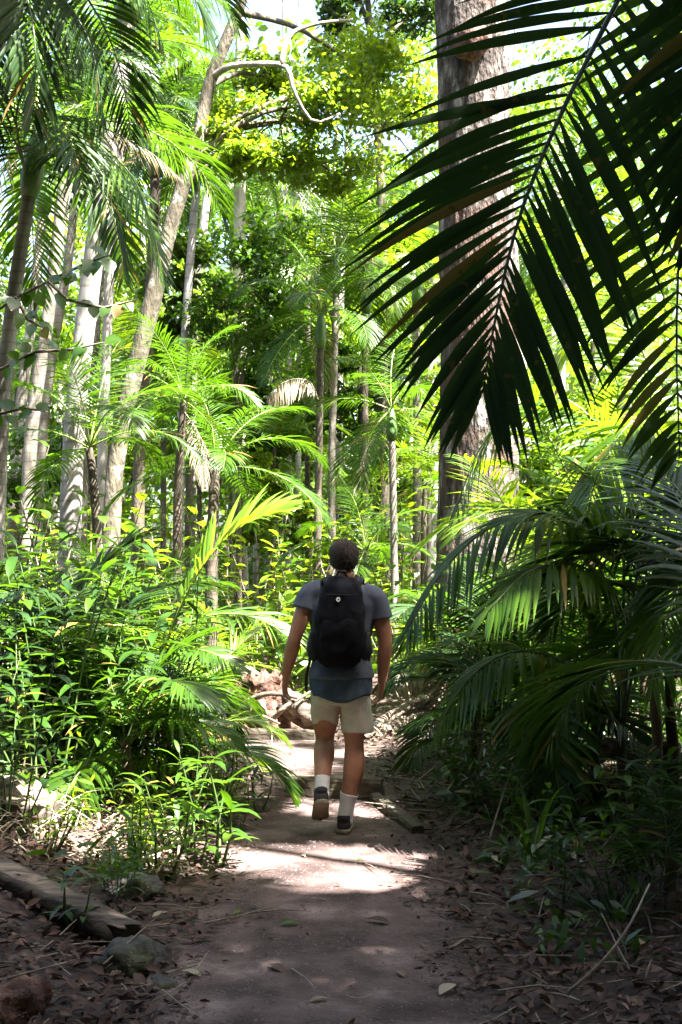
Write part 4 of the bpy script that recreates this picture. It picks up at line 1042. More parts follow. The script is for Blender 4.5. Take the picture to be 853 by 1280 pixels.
# leaf litter (stuff)
rg = random.Random(77); mb = MB(); cnt = 0
while cnt < 22000:
    y = 3.6 + 12 * rg.random() ** 1.7; x = rg.uniform(-.5, .5) * (y * .62 + 1.2) 
    e = abs(x - pcx(y)) - phw(y)
    ee = e + .22 * mnoise.noise(Vector((x * 2, y * 1.6, 4)))
    if e < .0 and rg.random() > .028 + .95 * sstep(-.34, .0, ee) ** 1.6: continue
    s = rg.uniform(.025, .085) * (1 if e > 0 else .6); a = rg.uniform(0, 6.28); ti = rg.gauss(.05, .35)
    lift = rg.random() ** 2 * .05 if e > .1 else .004
    mb.blade((x, y, max(gz(x, y), .0) + .018 + lift), (math.cos(a), math.sin(a), ti), (rg.gauss(0, .35), rg.gauss(0, .35), 1), s, s * rg.uniform(.3, .55), rg.uniform(-.6, .9), 3, .3, 0, rg.random() ** 1.3, (.15, .95, .8, .03)); cnt += 1
tag(mb.build('leaf_litter', M['litter']), 'brown fallen leaves covering the forest floor', 'litter', kind='stuff')
mb = MB(); rg = random.Random(5)
for i in range(900):
    y = 3.8 + 9 * rg.random() ** 1.4; x = rg.uniform(-.5, .5) * (y * .62 + 1); e = abs(x - pcx(y)) - phw(y)
    if e < .0 and rg.random() > .06: continue
    a = rg.uniform(0, 6.28); L_ = rg.uniform(.08, .4); p = Vector((x, y, max(0, gz(x, y)) + .03)); dd = Vector((math.cos(a), math.sin(a), rg.gauss(.03, .15)))
    mb.tube([p, p + dd * L_ * .5 + Vector((0, 0, rg.uniform(-.01, .02))), p + dd * L_], [.004, .0035, .002], 4, caps=False)
tag(mb.build('twig_debris', M['twig']), 'fine twigs scattered in the leaf litter', 'litter', kind='stuff')

# undergrowth (stuff): low leafy ground cover either side of the path and in the distance
rgn = np.random.default_rng(9); rg = random.Random(9)
def cover(name, mat, n, rng, lsize, lw, hmax, label, keep):
    P_ = []
    while len(P_) < n:
        y = rng[2] + (rng[3] - rng[2]) * rg.random(); x = rng[0] + (rng[1] - rng[0]) * rg.random()
        if abs(x - pcx(y)) < phw(y) + .25 or not keep(x, y): continue
        c = mnoise.noise(Vector((x * .9, y * .9, 5)))
        if c < -.1: continue
        P_.append((x, y, gz(x, y) + hmax * rg.random() * (.35 + .9 * max(0, c)) + .02))
    tag(link(name, leaf_cloud(name, np.array(P_), lsize, lsize * lw, M[mat], rgn, .35)), label, 'undergrowth', kind='stuff')
cover('undergrowth', 'broad', 3000, (-5, -.6, 6.4, 15), .12, .26, .5, 'low leafy undergrowth on the bank left of the path', lambda x, y: True)
cover('undergrowth', 'broad_dark', 7000, (.7, 5, 5.2, 14), .13, .24, .4, 'dark low undergrowth right of the path', lambda x, y: True)
cover('undergrowth', 'yellow', 1000, (-4.5, -.8, 7.4, 14), .09, .22, .6, 'sunlit weeds on the bank left of the path', lambda x, y: True)
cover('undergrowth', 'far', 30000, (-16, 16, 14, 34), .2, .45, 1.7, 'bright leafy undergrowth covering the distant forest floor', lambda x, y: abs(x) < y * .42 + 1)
# dead dry stalks on the sunny bank (stuff)
mb = MB()
for i in range(1500):
    x = rg.uniform(-3.2, -.85); y = rg.uniform(6.6, 10); p = GP(x, y, .02); a = rg.uniform(0, 6.28); L_ = rg.uniform(.15, .5)
    mb.blade(p, (math.cos(a), math.sin(a), rg.uniform(.1, 1.1)), (0, 0, 1), L_, .012, rg.uniform(.4, 1.8), 4, 0, 0, rg.random(), (.8, 1, .8, .3))
tag(mb.build('dry_grass', M['dry']), 'bleached dry stalks and grass on the sunny left bank', 'grass', kind='stuff')

# distant forest (stuff): trees beyond 30 m that read as one mass
tb = MB(); Ps = []
for i in range(70):
    d = 31 + 34 * rg.random() ** .9; px = rg.uniform(-120, 980); x = GX(px, d); g0 = gz(x, d)
    hh = rg.uniform(9, 27)
    if i % 2: tb.tube([(x, d, g0 - .2), (x + rg.uniform(-.6, .6), d, g0 + hh * .5), (x + rg.uniform(-1.2, 1.2), d, g0 + hh)], [.13, .09, .04], 7, caps=False)
    for k in range(rg.randint(5, 9)):
        z = g0 + hh * rg.uniform(.35, 1.05); r_ = rg.uniform(.8, 1.9)
        cx_ = x + rg.uniform(-1.8, 1.8)
        qx = 426.5 + cx_ / d * F; qy = 640 - ((z - CAM_H) / d - math.tan(PITCH)) * F
        if qy < 150 and (280 < qx < 480 or qx > 600) and rg.random() < .85: continue
        if 320 < qx < 520 and 130 < qy < 340 and rg.random() < .6: continue
        if qy < 380 and rg.random() < .42: continue
        if qx > 900 or (150 < qy < 330 and qx < 60): continue
        Ps.append(clump_points(rgn, (cx_, d + rg.uniform(-1.5, 1.5), z), r_, 110, .6))
for i in range(330):      # low thicket
    d = 28 + 30 * rg.random(); x = GX(rg.uniform(-150, 1000), d)
    Ps.append(clump_points(rgn, (x, d, gz(x, d) + rg.uniform(.3, 8)), rg.uniform(1, 2), 130, .8))
P_ = np.concatenate(Ps)
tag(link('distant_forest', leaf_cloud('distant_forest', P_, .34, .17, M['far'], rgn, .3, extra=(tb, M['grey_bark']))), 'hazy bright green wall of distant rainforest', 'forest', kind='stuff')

# ================================================================== unseen trees added right of and above the path to shade it
S_ = np.array(SUN)
def lit(x, y):
    """ground spots (z = 0) where the added canopy is cut open for the sun, as on the photographed floor"""
    nz_ = mnoise.noise(Vector((x * 1.6, y * 1.6, 2)))
    if ((x + .05) / .62) ** 2 + ((y - 7.05) / .44) ** 2 < 1 + .6 * nz_: return mnoise.noise(Vector((x * 4, y * 7, 31))) > -.42
    if ((x - .45) / .8) ** 2 + ((y - 6.5) / .10) ** 2 < 1: return True
    if ((x + .0) / .35) ** 2 + ((y - 5.55) / .06) ** 2 < 1: return True
    if ((x + .1) / .3) ** 2 + ((y - 5.1) / .04) ** 2 < 1: return True
    if ((x - .25) / .6) ** 2 + ((y - 8.68) / .33) ** 2 < 1 + .6 * nz_: return True
    if ((x + 1.56) / .55) ** 2 + ((y - 9.5) / .45) ** 2 < 1 or ((x + 1.85) / .6) ** 2 + ((y - 8.0) / .7) ** 2 < 1 + nz_: return True
    if ((x + 1.0) / .4) ** 2 + ((y - 7.35) / .42) ** 2 < 1: return True
    if ((x - .6) / .95) ** 2 + ((y - 8.85) / .5) ** 2 < 1: return mnoise.noise(Vector((x * 3, y * 3, 17))) > -.2
    n2 = nz_ + .5 * mnoise.noise(Vector((x * 3.7, y * 3.7, 6)))
    if x < -1.15 and y > 6.9 - .2 * nz_: return n2 > -.08
    if y > 9.1 and x < 1.2: return n2 > -.22
    if x > 1.0 and y > 9.0 + .25 * nz_: return n2 > -.38
    if y > 9.6: return n2 > -.12
    if -1.4 < x < .5 and 7.4 < y < 8.9: return False
    return mnoise.noise(Vector((x * 2.6, y * 2.6, 12))) > .50 and x > -1.2
def lit_near(x, y, m=.09):
    return any(lit(x + a, y + b) for a, b in ((0, 0), (m, 0), (-m, 0), (0, m), (0, -m)))
cand = []
rgn2 = np.random.default_rng(22); N0 = 92000
gx_ = rgn2.uniform(-5.0, 5.5, N0); gy_ = rgn2.uniform(.5, 13.0, N0); hz = rgn2.uniform(9.0, 13.5, N0)
for x, y, h in zip(gx_, gy_, hz):
    if lit_near(x, y): continue
    t = h / S_[2]; cand.append((x + S_[0] * t, y + S_[1] * t, h))
cand = np.array(cand)
trunks = [((6.2, 2.2), 'unseen smooth tree added for shade outside the right edge, closest of the three'), ((9.5, 5.2), 'unseen rough tree added for shade outside the right edge beyond the overhanging palm'), ((11.5, 0.6), 'unseen tree added for shade far outside the right edge behind the viewer')]
own = np.argmin(np.stack([(cand[:, 0] - t[0][0]) ** 2 + (cand[:, 1] - t[0][1]) ** 2 for t in trunks]), axis=0)
for k, ((x, y), lab) in enumerate(trunks):
    b = GP(x, y, -.1); root = thing('added_shade_tree', b, lab, 'tree', 'unseen trees added right of the path for shade')
    tb = MB(); trunk_tube(tb, [(0, 0, 0), (.1, .1, 5), (0, .2, 10.5)], .25, .13, seed=k, flare=1.8)
    mine = cand[own == k]
    for q in range(14):
        c = Vector(mine[rgn2.integers(len(mine))]) - b
        trunk_tube(tb, [Vector((0, .1, 8.2)), Vector((0, .1, 8.6)).lerp(c, .5), c], .07, .02, 6, .2, q, 1, 6)
    tb.build('trunk', M['grey_bark'], root)
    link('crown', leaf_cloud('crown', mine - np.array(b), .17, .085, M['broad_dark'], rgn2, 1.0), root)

# unseen leaves added overhead and behind to block skylight, save where sunny spots need gaps
Ps = []
for i in range(1200):
    x = rgn2.uniform(-15, 17); y = rgn2.uniform(-13, 7.5); z = rgn2.uniform(.5, 13)
    side = abs(x) > 5.5 + max(0, y) * .25; behind = y < -2.5; over = z > 8.5 and y < 7
    if not (side or behind or over): continue
    Ps.append(clump_points(rgn2, (x, y, z), rgn2.uniform(1.0, 2.0), 150, .7))
P_ = np.concatenate(Ps); tt = P_[:, 2] / S_[2]
gx_ = P_[:, 0] - S_[0] * tt; gy_ = P_[:, 1] - S_[1] * tt
ok = np.array([not (lit_near(a, b, .2) and -7 < a < 6 and 4 < b < 14) and not (b > 9.5) for a, b in zip(gx_, gy_)])
P_ = P_[ok]; P_ = P_[(np.abs(P_[:, 0]) > 3.2) | (P_[:, 1] < -1.5) | (P_[:, 2] > 7)]
tag(link('sky_blocking_foliage', leaf_cloud('sky_blocking_foliage', P_, .34, .17, M['broad_dark'], rgn2, .4)), 'unseen dark foliage added above and behind the viewer to block skylight', 'forest', kind='stuff')


# grit and pebbles on the path (stuff)
rg = random.Random(31); mb = MB()
for i in range(6500):
    y = 3.9 + 9 * rg.random() ** 1.6; u = rg.uniform(-1, 1); x = pcx(y) + u * phw(y); s = .003 + .008 * rg.random() ** 5
    p = Vector((x, y, max(gz(x, y), 0) + .006 + .014 * (1 - abs(u) ** 3) + .012 * mnoise.noise(Vector((x * 2, y * 2, 1)))))
    a = rg.uniform(0, 6.28); c_, s_ = math.cos(a) * s, math.sin(a) * s; q = rg.uniform(.6, 1)
    mb.add([p + Vector((c_, s_, 0)), p + Vector((-s_ * q, c_ * q, 0)), p - Vector((c_ * q, s_ * q, 0)), p + Vector((s_, -c_, 0)), p + Vector((c_ * .2, s_ * .1, s * .9))], [(0, 1, 4), (1, 2, 4), (2, 3, 4), (3, 0, 4)], 0, rg.random())
M['grit'] = plain_mat('grit', (.10, .078, .07), .9)
tag(mb.build('gravel', M['grit']), 'fine grit and small stones scattered over the path', 'gravel', kind='stuff')

# ================================================================== the walker
M['skin'] = rough_mat('skin', [(.3, (.27, .115, .07)), (.55, (.36, .17, .105)), (.75, (.42, .21, .14))], 9, rough=.5, bump=.15, bscale=60, dist=.004)
M['shirt'] = plain_mat('shirt_cloth', (.085, .095, .13), .9, .15, 300)
M['khaki'] = plain_mat('khaki_cloth', (.48, .465, .40), .9, .15, 300)
M['blue'] = plain_mat('blue_cloth', (.045, .066, .092), .9, .15, 300)
M['black'] = plain_mat('black_nylon', (.0035, .0035, .006), .85, .12, 400)
M['black2'] = plain_mat('black_webbing', (.008, .008, .011), .7, .3, 500)
M['hair'] = rough_mat('hair', [(.3, (.010, .006, .005)), (.7, (.042, .024, .015))], 40, rough=.75, bump=.8, stretch=(3, 3, .6), bscale=120, dist=.006)
M['sock'] = plain_mat('sock_cotton', (.72, .70, .70), .95, .1, 350)
M['shoe'] = plain_mat('shoe_canvas', (.035, .032, .036), .8, .2, 300)
M['sole'] = plain_mat('shoe_sole', (.22, .18, .13), .8, .2)
M['white'] = plain_mat('white_print', (.8, .8, .8), .6, .2)
M['eye'] = plain_mat('eye_white', (.6, .57, .54), .3, .5)

pz = max(gz(-.01, 7.85), 0) + .022
per = thing('person', Vector((.0, 7.85, pz)), 'man walking away along the path in grey t-shirt, khaki shorts, white socks and dark shoes', 'person', s=.982)

def ring_loft(mb, rings, n=24, cap=True):
    """rings: (centre, axis_x, axis_y, exponent) superellipses"""
    vs = []; fs = []
    for (c, ax, ay, e) in rings:
        for k in range(n):
            th = 2 * PI * k / n; ct, st = math.cos(th), math.sin(th)
            vs.append(Vector(c) + Vector(ax) * math.copysign(abs(ct) ** (2 / e), ct) + Vector(ay) * math.copysign(abs(st) ** (2 / e), st))
    for i in range(len(rings) - 1):
        for k in range(n): fs.append((i * n + k, i * n + (k + 1) % n, (i + 1) * n + (k + 1) % n, (i + 1) * n + k))
    if cap: fs.append(tuple(range(n))[::-1]); fs.append(tuple((len(rings) - 1) * n + k for k in range(n)))
    mb.add(vs, fs)
def zr(x, y, z, rx, ry, e=2.2): return ((x, y, z), (rx, 0, 0), (0, ry, 0), e)
def limb(mb, pts, rads, n=16, sub=6):
    pts = [Vector(p) for p in pts]; out = []; rr = []; k = len(pts) - 1
    for i in range(k):
        for q in range(sub):
            f = q / sub; p0 = pts[max(i - 1, 0)]; p1 = pts[i]; p2 = pts[i + 1]; p3 = pts[min(i + 2, k)]
            out.append(.5 * ((2 * p1) + (p2 - p0) * f + (2 * p0 - 5 * p1 + 4 * p2 - p3) * f * f + (3 * p1 - p0 - 3 * p2 + p3) * f ** 3))
            s = f * f * (3 - 2 * f); rr.append(rads[i] * (1 - s) + rads[i + 1] * s)
    out.append(pts[-1]); rr.append(rads[-1])
    mb.tube(out, rr, n)
def ball(mb, c, rx, ry, rz, n=14, m=10, rot=None):
    vs = []; fs = []
    for i in range(m + 1):
        for k in range(n):
            ph = PI * i / m; th = 2 * PI * k / n; v = Vector((math.sin(ph) * math.cos(th) * rx, math.sin(ph) * math.sin(th) * ry, math.cos(ph) * rz))
            if rot: v = rot @ v
            vs.append(Vector(c) + v)
    for i in range(m):
        for k in range(n): fs.append((i * n + k, (i + 1) * n + k, (i + 1) * n + (k + 1) % n, i * n + (k + 1) % n))
    mb.add(vs, fs)

def fuse(mb, name, mats, voxel, smooth=3, parent=None, disp=None, loc=None):
    """overlapping shapes -> one continuous skin"""
    o = mb.build('tmp', mats[0] if isinstance(mats, list) else mats)
    md = o.modifiers.new('r', 'REMESH'); md.mode = 'VOXEL'; md.voxel_size = voxel; md.use_smooth_shade = True
    ms = o.modifiers.new('s', 'SMOOTH'); ms.factor = .5; ms.iterations = smooth
    dg = bpy.context.evaluated_depsgraph_get(); me = bpy.data.meshes.new_from_object(o.evaluated_get(dg))
    old = o.data; bpy.data.objects.remove(o); bpy.data.meshes.remove(old)
    me.name = name
    if disp:
        for v in me.vertices:
            v.co += v.normal * disp(v.co)
    me.materials.clear()
    for m in (mats if isinstance(mats, list) else [mats]): me.materials.append(m)
    me.polygons.foreach_set('use_smooth', [True] * len(me.polygons)); me.update()
    return link(name, me, parent, loc)

# local frame: x right, y forward (away from the viewer), z up; origin under the planted right heel's side
HX = .0
J = dict(ls=(-.185, .0, 1.465), rs=(.215, .0, 1.435), le=(-.285, -.03, 1.20), re=(.275, .0, 1.165), lw=(-.345, .03, .955), rw=(.258, .06, .915))
bd = MB()
# trunk
ring_loft(bd, [zr(-.005, .01, .80, .16, .11), zr(-.005, .01, .90, .175, .12), zr(-.005, .015, 1.02, .16, .105), zr(.0, .015, 1.14, .165, .105), zr(.005, .01, 1.28, .19, .115), zr(.01, .005, 1.40, .20, .11), zr(.015, .0, 1.48, .15, .085), zr(.02, .0, 1.53, .075, .065), zr(.025, .005, 1.60, .058, .058)], 28)
limb(bd, [(.02, 0, 1.48), (.022, .01, 1.57), (.022, .02, 1.66)], [.075, .060, .058])
ball(bd, J['ls'], .068, .066, .066); ball(bd, J['rs'], .068, .066, .066)
# head
hc = Vector((.018, .018, 1.690))
ball(bd, hc, .076, .096, .100, 20, 16); ball(bd, hc + Vector((0, .045, -.055)), .056, .055, .062)
ball(bd, hc + Vector((0, .085, -.085)), .028, .02, .022)                           # chin
ball(bd, hc + Vector((0, .112, -.022)), .013, .016, .024)                          # nose
ball(bd, hc + Vector((0, .103, -.002)), .010, .010, .022)
ball(bd, hc + Vector((0, .096, -.055)), .024, .010, .008)                          # lips
ball(bd, hc + Vector((0, .088, .022)), .045, .012, .010)                           # brow
for s in (-1, 1):
    ball(bd, hc + Vector((s * .078, -.002, -.018)), .010, .019, .032, rot=Matrix.Rotation(s * .35, 3, 'Z'))   # ears
    ball(bd, hc + Vector((s * .042, .075, -.02)), .022, .018, .018)                # cheeks
# arms and hands
def arm(sh, el, wr, side, curl):
    sh, el, wr = Vector(sh), Vector(el), Vector(wr)
    limb(bd, [sh, sh.lerp(el, .45) + Vector((side * .006, 0, 0)), el, el.lerp(wr, .3), wr], [.062, .055, .043, .046, .029])
    d = (wr - el).normalized(); d = (d + Vector((-side * .15, .12, -.3))).normalized()
    fwd = Vector((-side * .25, 1, .0)); fwd = (fwd - d * fwd.dot(d)).normalized(); pal = d.cross(fwd).normalized() * side   # fwd: thumb side
    if pal.x * side > 0: pal = -pal                                                 # palm faces the thigh
    pc = wr + d * .05
    ring_loft(bd, [(wr - d * .01, fwd * .027, pal * .021, 2.2), (wr + d * .025, fwd * .033, pal * .018, 2.4), (wr + d * .06, fwd * .041, pal * .016, 2.6), (wr + d * .092, fwd * .040, pal * .013, 2.6)], 16)
    for k, (off, L_) in enumerate([(.030, .068), (.010, .078), (-.011, .072), (-.030, .056)]):
        p0 = wr + d * .075 + fwd * off * .9; q = [p0, wr + d * .094 + fwd * off]
        a = d.copy(); c = q[-1]
        for j in range(3):
            cu = curl * (.55 + .25 * j) + k * .07
            a = (a * math.cos(cu) + pal * math.sin(cu)).normalized()
            c = c + a * L_ * (.46, .31, .23)[j]; q.append(c)
        limb(bd, q, [.0095, .0098, .0088, .0080, .0066], 10, 3)
    t0 = wr + d * .022 + fwd * .026; t1 = wr + d * .052 + fwd * .052 + pal * .012; t2 = wr + d * .082 + fwd * .058 + pal * .024; t3 = wr + d * .106 + fwd * .052 + pal * .034
    limb(bd, [t0, t1, t2, t3], [.015, .0125, .0105, .008], 10, 4)
arm(J['ls'], J['le'], J['lw'], -1, .42)
arm(J['rs'], J['re'], J['rw'], 1, .55)
# legs: right planted, left swinging with heel up
RL = [(.075, .0, .86), (.078, .015, .70), (.082, .02, .54), (.080, -.018, .40), (.055, -.015, .25), (.028, -.005, .12), (.020, .0, .05)]
LL = [(-.085, .01, .86), (-.098, .075, .70), (-.102, .135, .555), (-.106, .055, .47), (-.112, -.04, .38), (-.115, -.115, .29), (-.115, -.145, .255)]
for L_ in (RL, LL): limb(bd, L_, [.098, .085, .060, .066, .054, .037, .040], 20, 6)
# feet inside the shoes
limb(bd, [(.020, -.02, .06), (.022, .06, .05), (.028, .16, .035)], [.038, .04, .03]); 
limb(bd, [(-.115, -.15, .26), (-.118, -.10, .19), (-.122, -.055, .115)], [.038, .04, .03])
body = fuse(bd, 'body', M['skin'], .0055, 3, per)
for s in (-1, 1):
    e = MB(); ball(e, hc + Vector((s * .031, .086, .003)), .012, .012, .012); e.build('eye', M['eye'], per)
# hair: short, a cap over the skull with small tufts
hb = MB(); vs = []; fs = []; nr, ns = 30, 44
for i in range(nr + 1):
    for k in range(ns):
        ph = PI * i / nr; th = 2 * PI * k / ns; v = Vector((math.sin(ph) * math.cos(th), math.sin(ph) * math.sin(th), math.cos(ph)))
        back = max(0, -v.y); lim = -.70 + .35 * max(0, v.y) + (.25 if abs(v.x) > .75 and v.y > -.25 else 0)
        keep = sstep(lim - .1, lim + .12, v.z) * (1 - sstep(.45, .8, v.y) * sstep(.55, .2, v.z))
        g = .80 + .34 * keep + (.035 * mnoise.noise(v * 9) + .03 * mnoise.noise(Vector((v.x * 22, v.y * 22, v.z * 9)))) * keep
        top = 1.0; wide = 1 + .10 * sstep(-.2, .5, v.z) * (1 - sstep(.8, 1.0, v.z)); flat = 1 - .06 * sstep(.75, 1, v.z)
        vs.append(hc + Vector((0, -.004, .004)) + Vector((v.x * .079 * wide, v.y * .099, v.z * .107 * flat)) * g)
for i in range(nr):
    for k in range(ns): fs.append((i * ns + k, (i + 1) * ns + k, (i + 1) * ns + (k + 1) % ns, i * ns + (k + 1) % ns))
hb.add(vs, fs)
rg = random.Random(3)
for i in range(1300):
    v = Vector((rg.gauss(0, 1), rg.gauss(-.25, 1), rg.gauss(.4, .8))).normalized()
    if v.z < -.55 or (v.y > .5 and v.z < .5): continue
    wd_ = 1 + .10 * sstep(-.2, .5, v.z) * (1 - sstep(.8, 1.0, v.z)); p = hc + Vector((v.x * .087 * wd_, v.y * .108 - .004, v.z * (.117 - .006 * sstep(.75, 1, v.z)) + .004)); tg = Vector((.5 + rg.gauss(0, .3), -.35, -1 if v.z < .7 else -.2)); tg = tg - v * tg.dot(v); dn = (tg.normalized() + v * rg.uniform(.1, .55)).normalized()
    hb.blade(p - v * .006, dn, v, rg.uniform(.018, .045), .006, .3, 2, 0, 0, .5, (1, .8, .1))
hb.build('hair', M['hair'], per)

# t-shirt
ts = MB()
ring_loft(ts, [zr(.0, -.004, .945, .208, .174), zr(.0, -.002, .99, .201, .163), zr(.0, .01, 1.08, .178, .125), zr(.003, .01, 1.18, .185, .124), zr(.006, .01, 1.30, .208, .13), zr(.012, .005, 1.40, .222, .126), zr(.015, .0, 1.47, .195, .105), zr(.018, .0, 1.515, .125, .088), zr(.02, .0, 1.548, .078, .075)], 32)
def sleeve(sh, el, side, t):
    sh, el = Vector(sh), Vector(el); d = (el - sh).normalized(); e = sh.lerp(el, t)
    limb(ts, [sh + Vector((-side * .07, 0, .015)), sh + Vector((0, 0, .0)), sh.lerp(el, t * .55) + Vector((side * .008, 0, 0)), e + Vector((side * .006, 0, 0))], [.082, .073, .073, .078], 20, 5)
sleeve(J['ls'], J['le'], -1, .36); sleeve(J['rs'], J['re'], 1, .46)
def folds(p):
    a = mnoise.noise(Vector((p.x * 9, p.y * 9, p.z * 5 + p.x * 8))) * .007 + mnoise.noise(Vector((p.x * 20, p.y * 20, p.z * 14))) * .003
    return a * (1.2 if p.z < 1.2 else .7)
fuse(ts, 'shirt', M['shirt'], .008, 2, per, folds)

# shorts: khaki legs under a blue upper panel
st_ = MB()
ring_loft(st_, [zr(.0, .0, .79, .182, .135, 2.4), zr(.0, -.01, .86, .19, .146, 2.4), zr(.0, -.005, .93, .180, .130, 2.4), zr(.0, .0, 1.0, .160, .112, 2.3)], 30)
ring_loft(st_, [((-.104, .105, .640), (.083, 0, 0), (0, .098, -.02), 2.3), ((-.103, .065, .72), (.090, 0, 0), (0, .108, 0), 2.3), ((-.092, .015, .82), (.096, 0, 0), (0, .122, 0), 2.3), ((-.085, 0, .90), (.09, 0, 0), (0, .12, 0), 2.3)], 22)
ring_loft(st_, [((.100, .012, .612), (.098, 0, 0), (0, .105, .0), 2.3), ((.098, .008, .70), (.100, 0, 0), (0, .112, 0), 2.3), ((.092, .0, .82), (.098, 0, 0), (0, .124, 0), 2.3), ((.085, 0, .90), (.09, 0, 0), (0, .12, 0), 2.3)], 22)
def folds2(p): return mnoise.noise(Vector((p.x * 8 + p.z * 5, p.y * 8, p.z * 7))) * .008 + mnoise.noise(Vector((p.x * 18, p.y * 18, p.z * 13))) * .003
sh_ = fuse(st_, 'shorts', [M['khaki']], .006, 2, per, folds2)
me = sh_.data; mi = []
for pl in me.polygons:
    c = pl.center; u = abs(c.x + .01) / .185
    edge =   .832 - .032 * math.sin(PI * min(1, u)) + (.015 if c.x < 0 else .0) + .06 * max(0, u - .85) / .15
    mi.append(0)
me.polygons.foreach_set('material_index', mi); me.update()

# socks and shoes
so_ = MB(); limb(so_, [(.052, -.0145, .238), (.036, -.009, .16), (.022, -.004, .05)], [.0585, .0475, .050], 18, 5); so_.build('sock', M['sock'], per)
so_ = MB(); limb(so_, [(-.113, -.085, .345), (-.115, -.118, .29), (-.115, -.148, .235)], [.047, .045, .047], 18, 5); so_.build('sock', M['sock'], per)
def shoe(loc, pitch, yaw):
    u = MB()
    ring_loft(u, [((0, -.068, .045), (.030, 0, 0), (0, .01, .035), 2.3), ((0, -.055, .055), (.041, 0, 0), (0, 0, .048), 2.4), ((0, -.01, .055), (.043, 0, 0), (0, 0, .050), 2.4), ((0, .05, .045), (.044, 0, 0), (0, 0, .040), 2.4), ((.002, .11, .034), (.049, 0, 0), (0, 0, .030), 2.4), ((.004, .165, .027), (.046, 0, 0), (0, 0, .023), 2.3), ((.004, .205, .021), (.028, 0, 0), (0, .0, .014), 2.2)], 22)
    ring_loft(u, [((0, -.012, .075), (.043, 0, 0), (0, .058, .0), 2.3), ((0, -.015, .10), (.044, 0, 0), (0, .056, -.01), 2.3)], 20)
    o = u.build('shoe', M['shoe'], per, loc, (pitch, 0, yaw))
    s = MB(); pts = [(-.033, -.074), (0, -.084), (.033, -.074), (.046, -.03), (.045, .04), (.055, .11), (.052, .165), (.032, .212), (.0, .222), (-.028, .212), (-.048, .165), (-.050, .11), (-.043, .04), (-.046, -.03)]
    n = len(pts); vs = [(x, y, z + (.012 if y > .18 else 0)) for z in (0, .006, .022, .026) for x, y in [(a * (.94 if z in (0, .026) else 1), b * (.97 if z in (0, .026) else 1)) for a, b in pts]]
    fs = [(r * n + k, r * n + (k + 1) % n, (r + 1) * n + (k + 1) % n, (r + 1) * n + k) for r in range(3) for k in range(n)] + [tuple(range(n))[::-1], tuple(3 * n + k for k in range(n))]
    s.add(vs, fs); s.build('sole', M['sole'], o)
shoe((.020, .0, .0), 0, -.06)
shoe((-.118, -.180, .176), -.58, .10)

# ------------------------------------------------------------------ backpack
bp_ = thing('backpack', Vector((.0, 7.85, pz)), 'black backpack with a small white round logo worn by the walking man', 'backpack', s=.982); bp_.scale = (.87, .96, .982)
k_ = MB()
yb = -.20
ring_loft(k_, [zr(-.01, yb + .03, 1.025, .095, .05, 2.6), zr(-.012, yb + .01, 1.06, .145, .085, 2.8), zr(-.015, yb, 1.14, .172, .105, 3), zr(-.012, yb, 1.25, .175, .112, 3), zr(-.005, yb + .005, 1.36, .168, .108, 3), zr(.0, yb + .02, 1.46, .150, .092, 2.8), zr(.004, yb + .035, 1.53, .125, .070, 2.6), zr(.006, yb + .05, 1.575, .085, .045, 2.4)], 40)
fuse(k_, 'bag', M['black'], .008, 3, bp_, lambda p: mnoise.noise(Vector((p.x * 9 + p.z * 4, p.y * 9, p.z * 11))) * .012 + mnoise.noise(Vector((p.x * 24, p.y * 24, p.z * 20))) * .004)
pk = MB(); ring_loft(pk, [zr(-.012, yb - .065, 1.06, .09, .025, 2.4), zr(-.014, yb - .082, 1.12, .126, .04, 2.4), zr(-.012, yb - .088, 1.22, .132, .042, 2.4), zr(-.008, yb - .080, 1.31, .122, .038, 2.3), zr(-.004, yb - .065, 1.36, .085, .022, 2.2)], 30)
fuse(pk, 'front_pocket', M['black'], .007, 3, bp_, lambda p: mnoise.noise(Vector((p.x * 11 - p.z * 5, p.y * 11, p.z * 13))) * .012 + mnoise.noise(Vector((p.x * 26, p.y * 26, p.z * 22))) * .004)
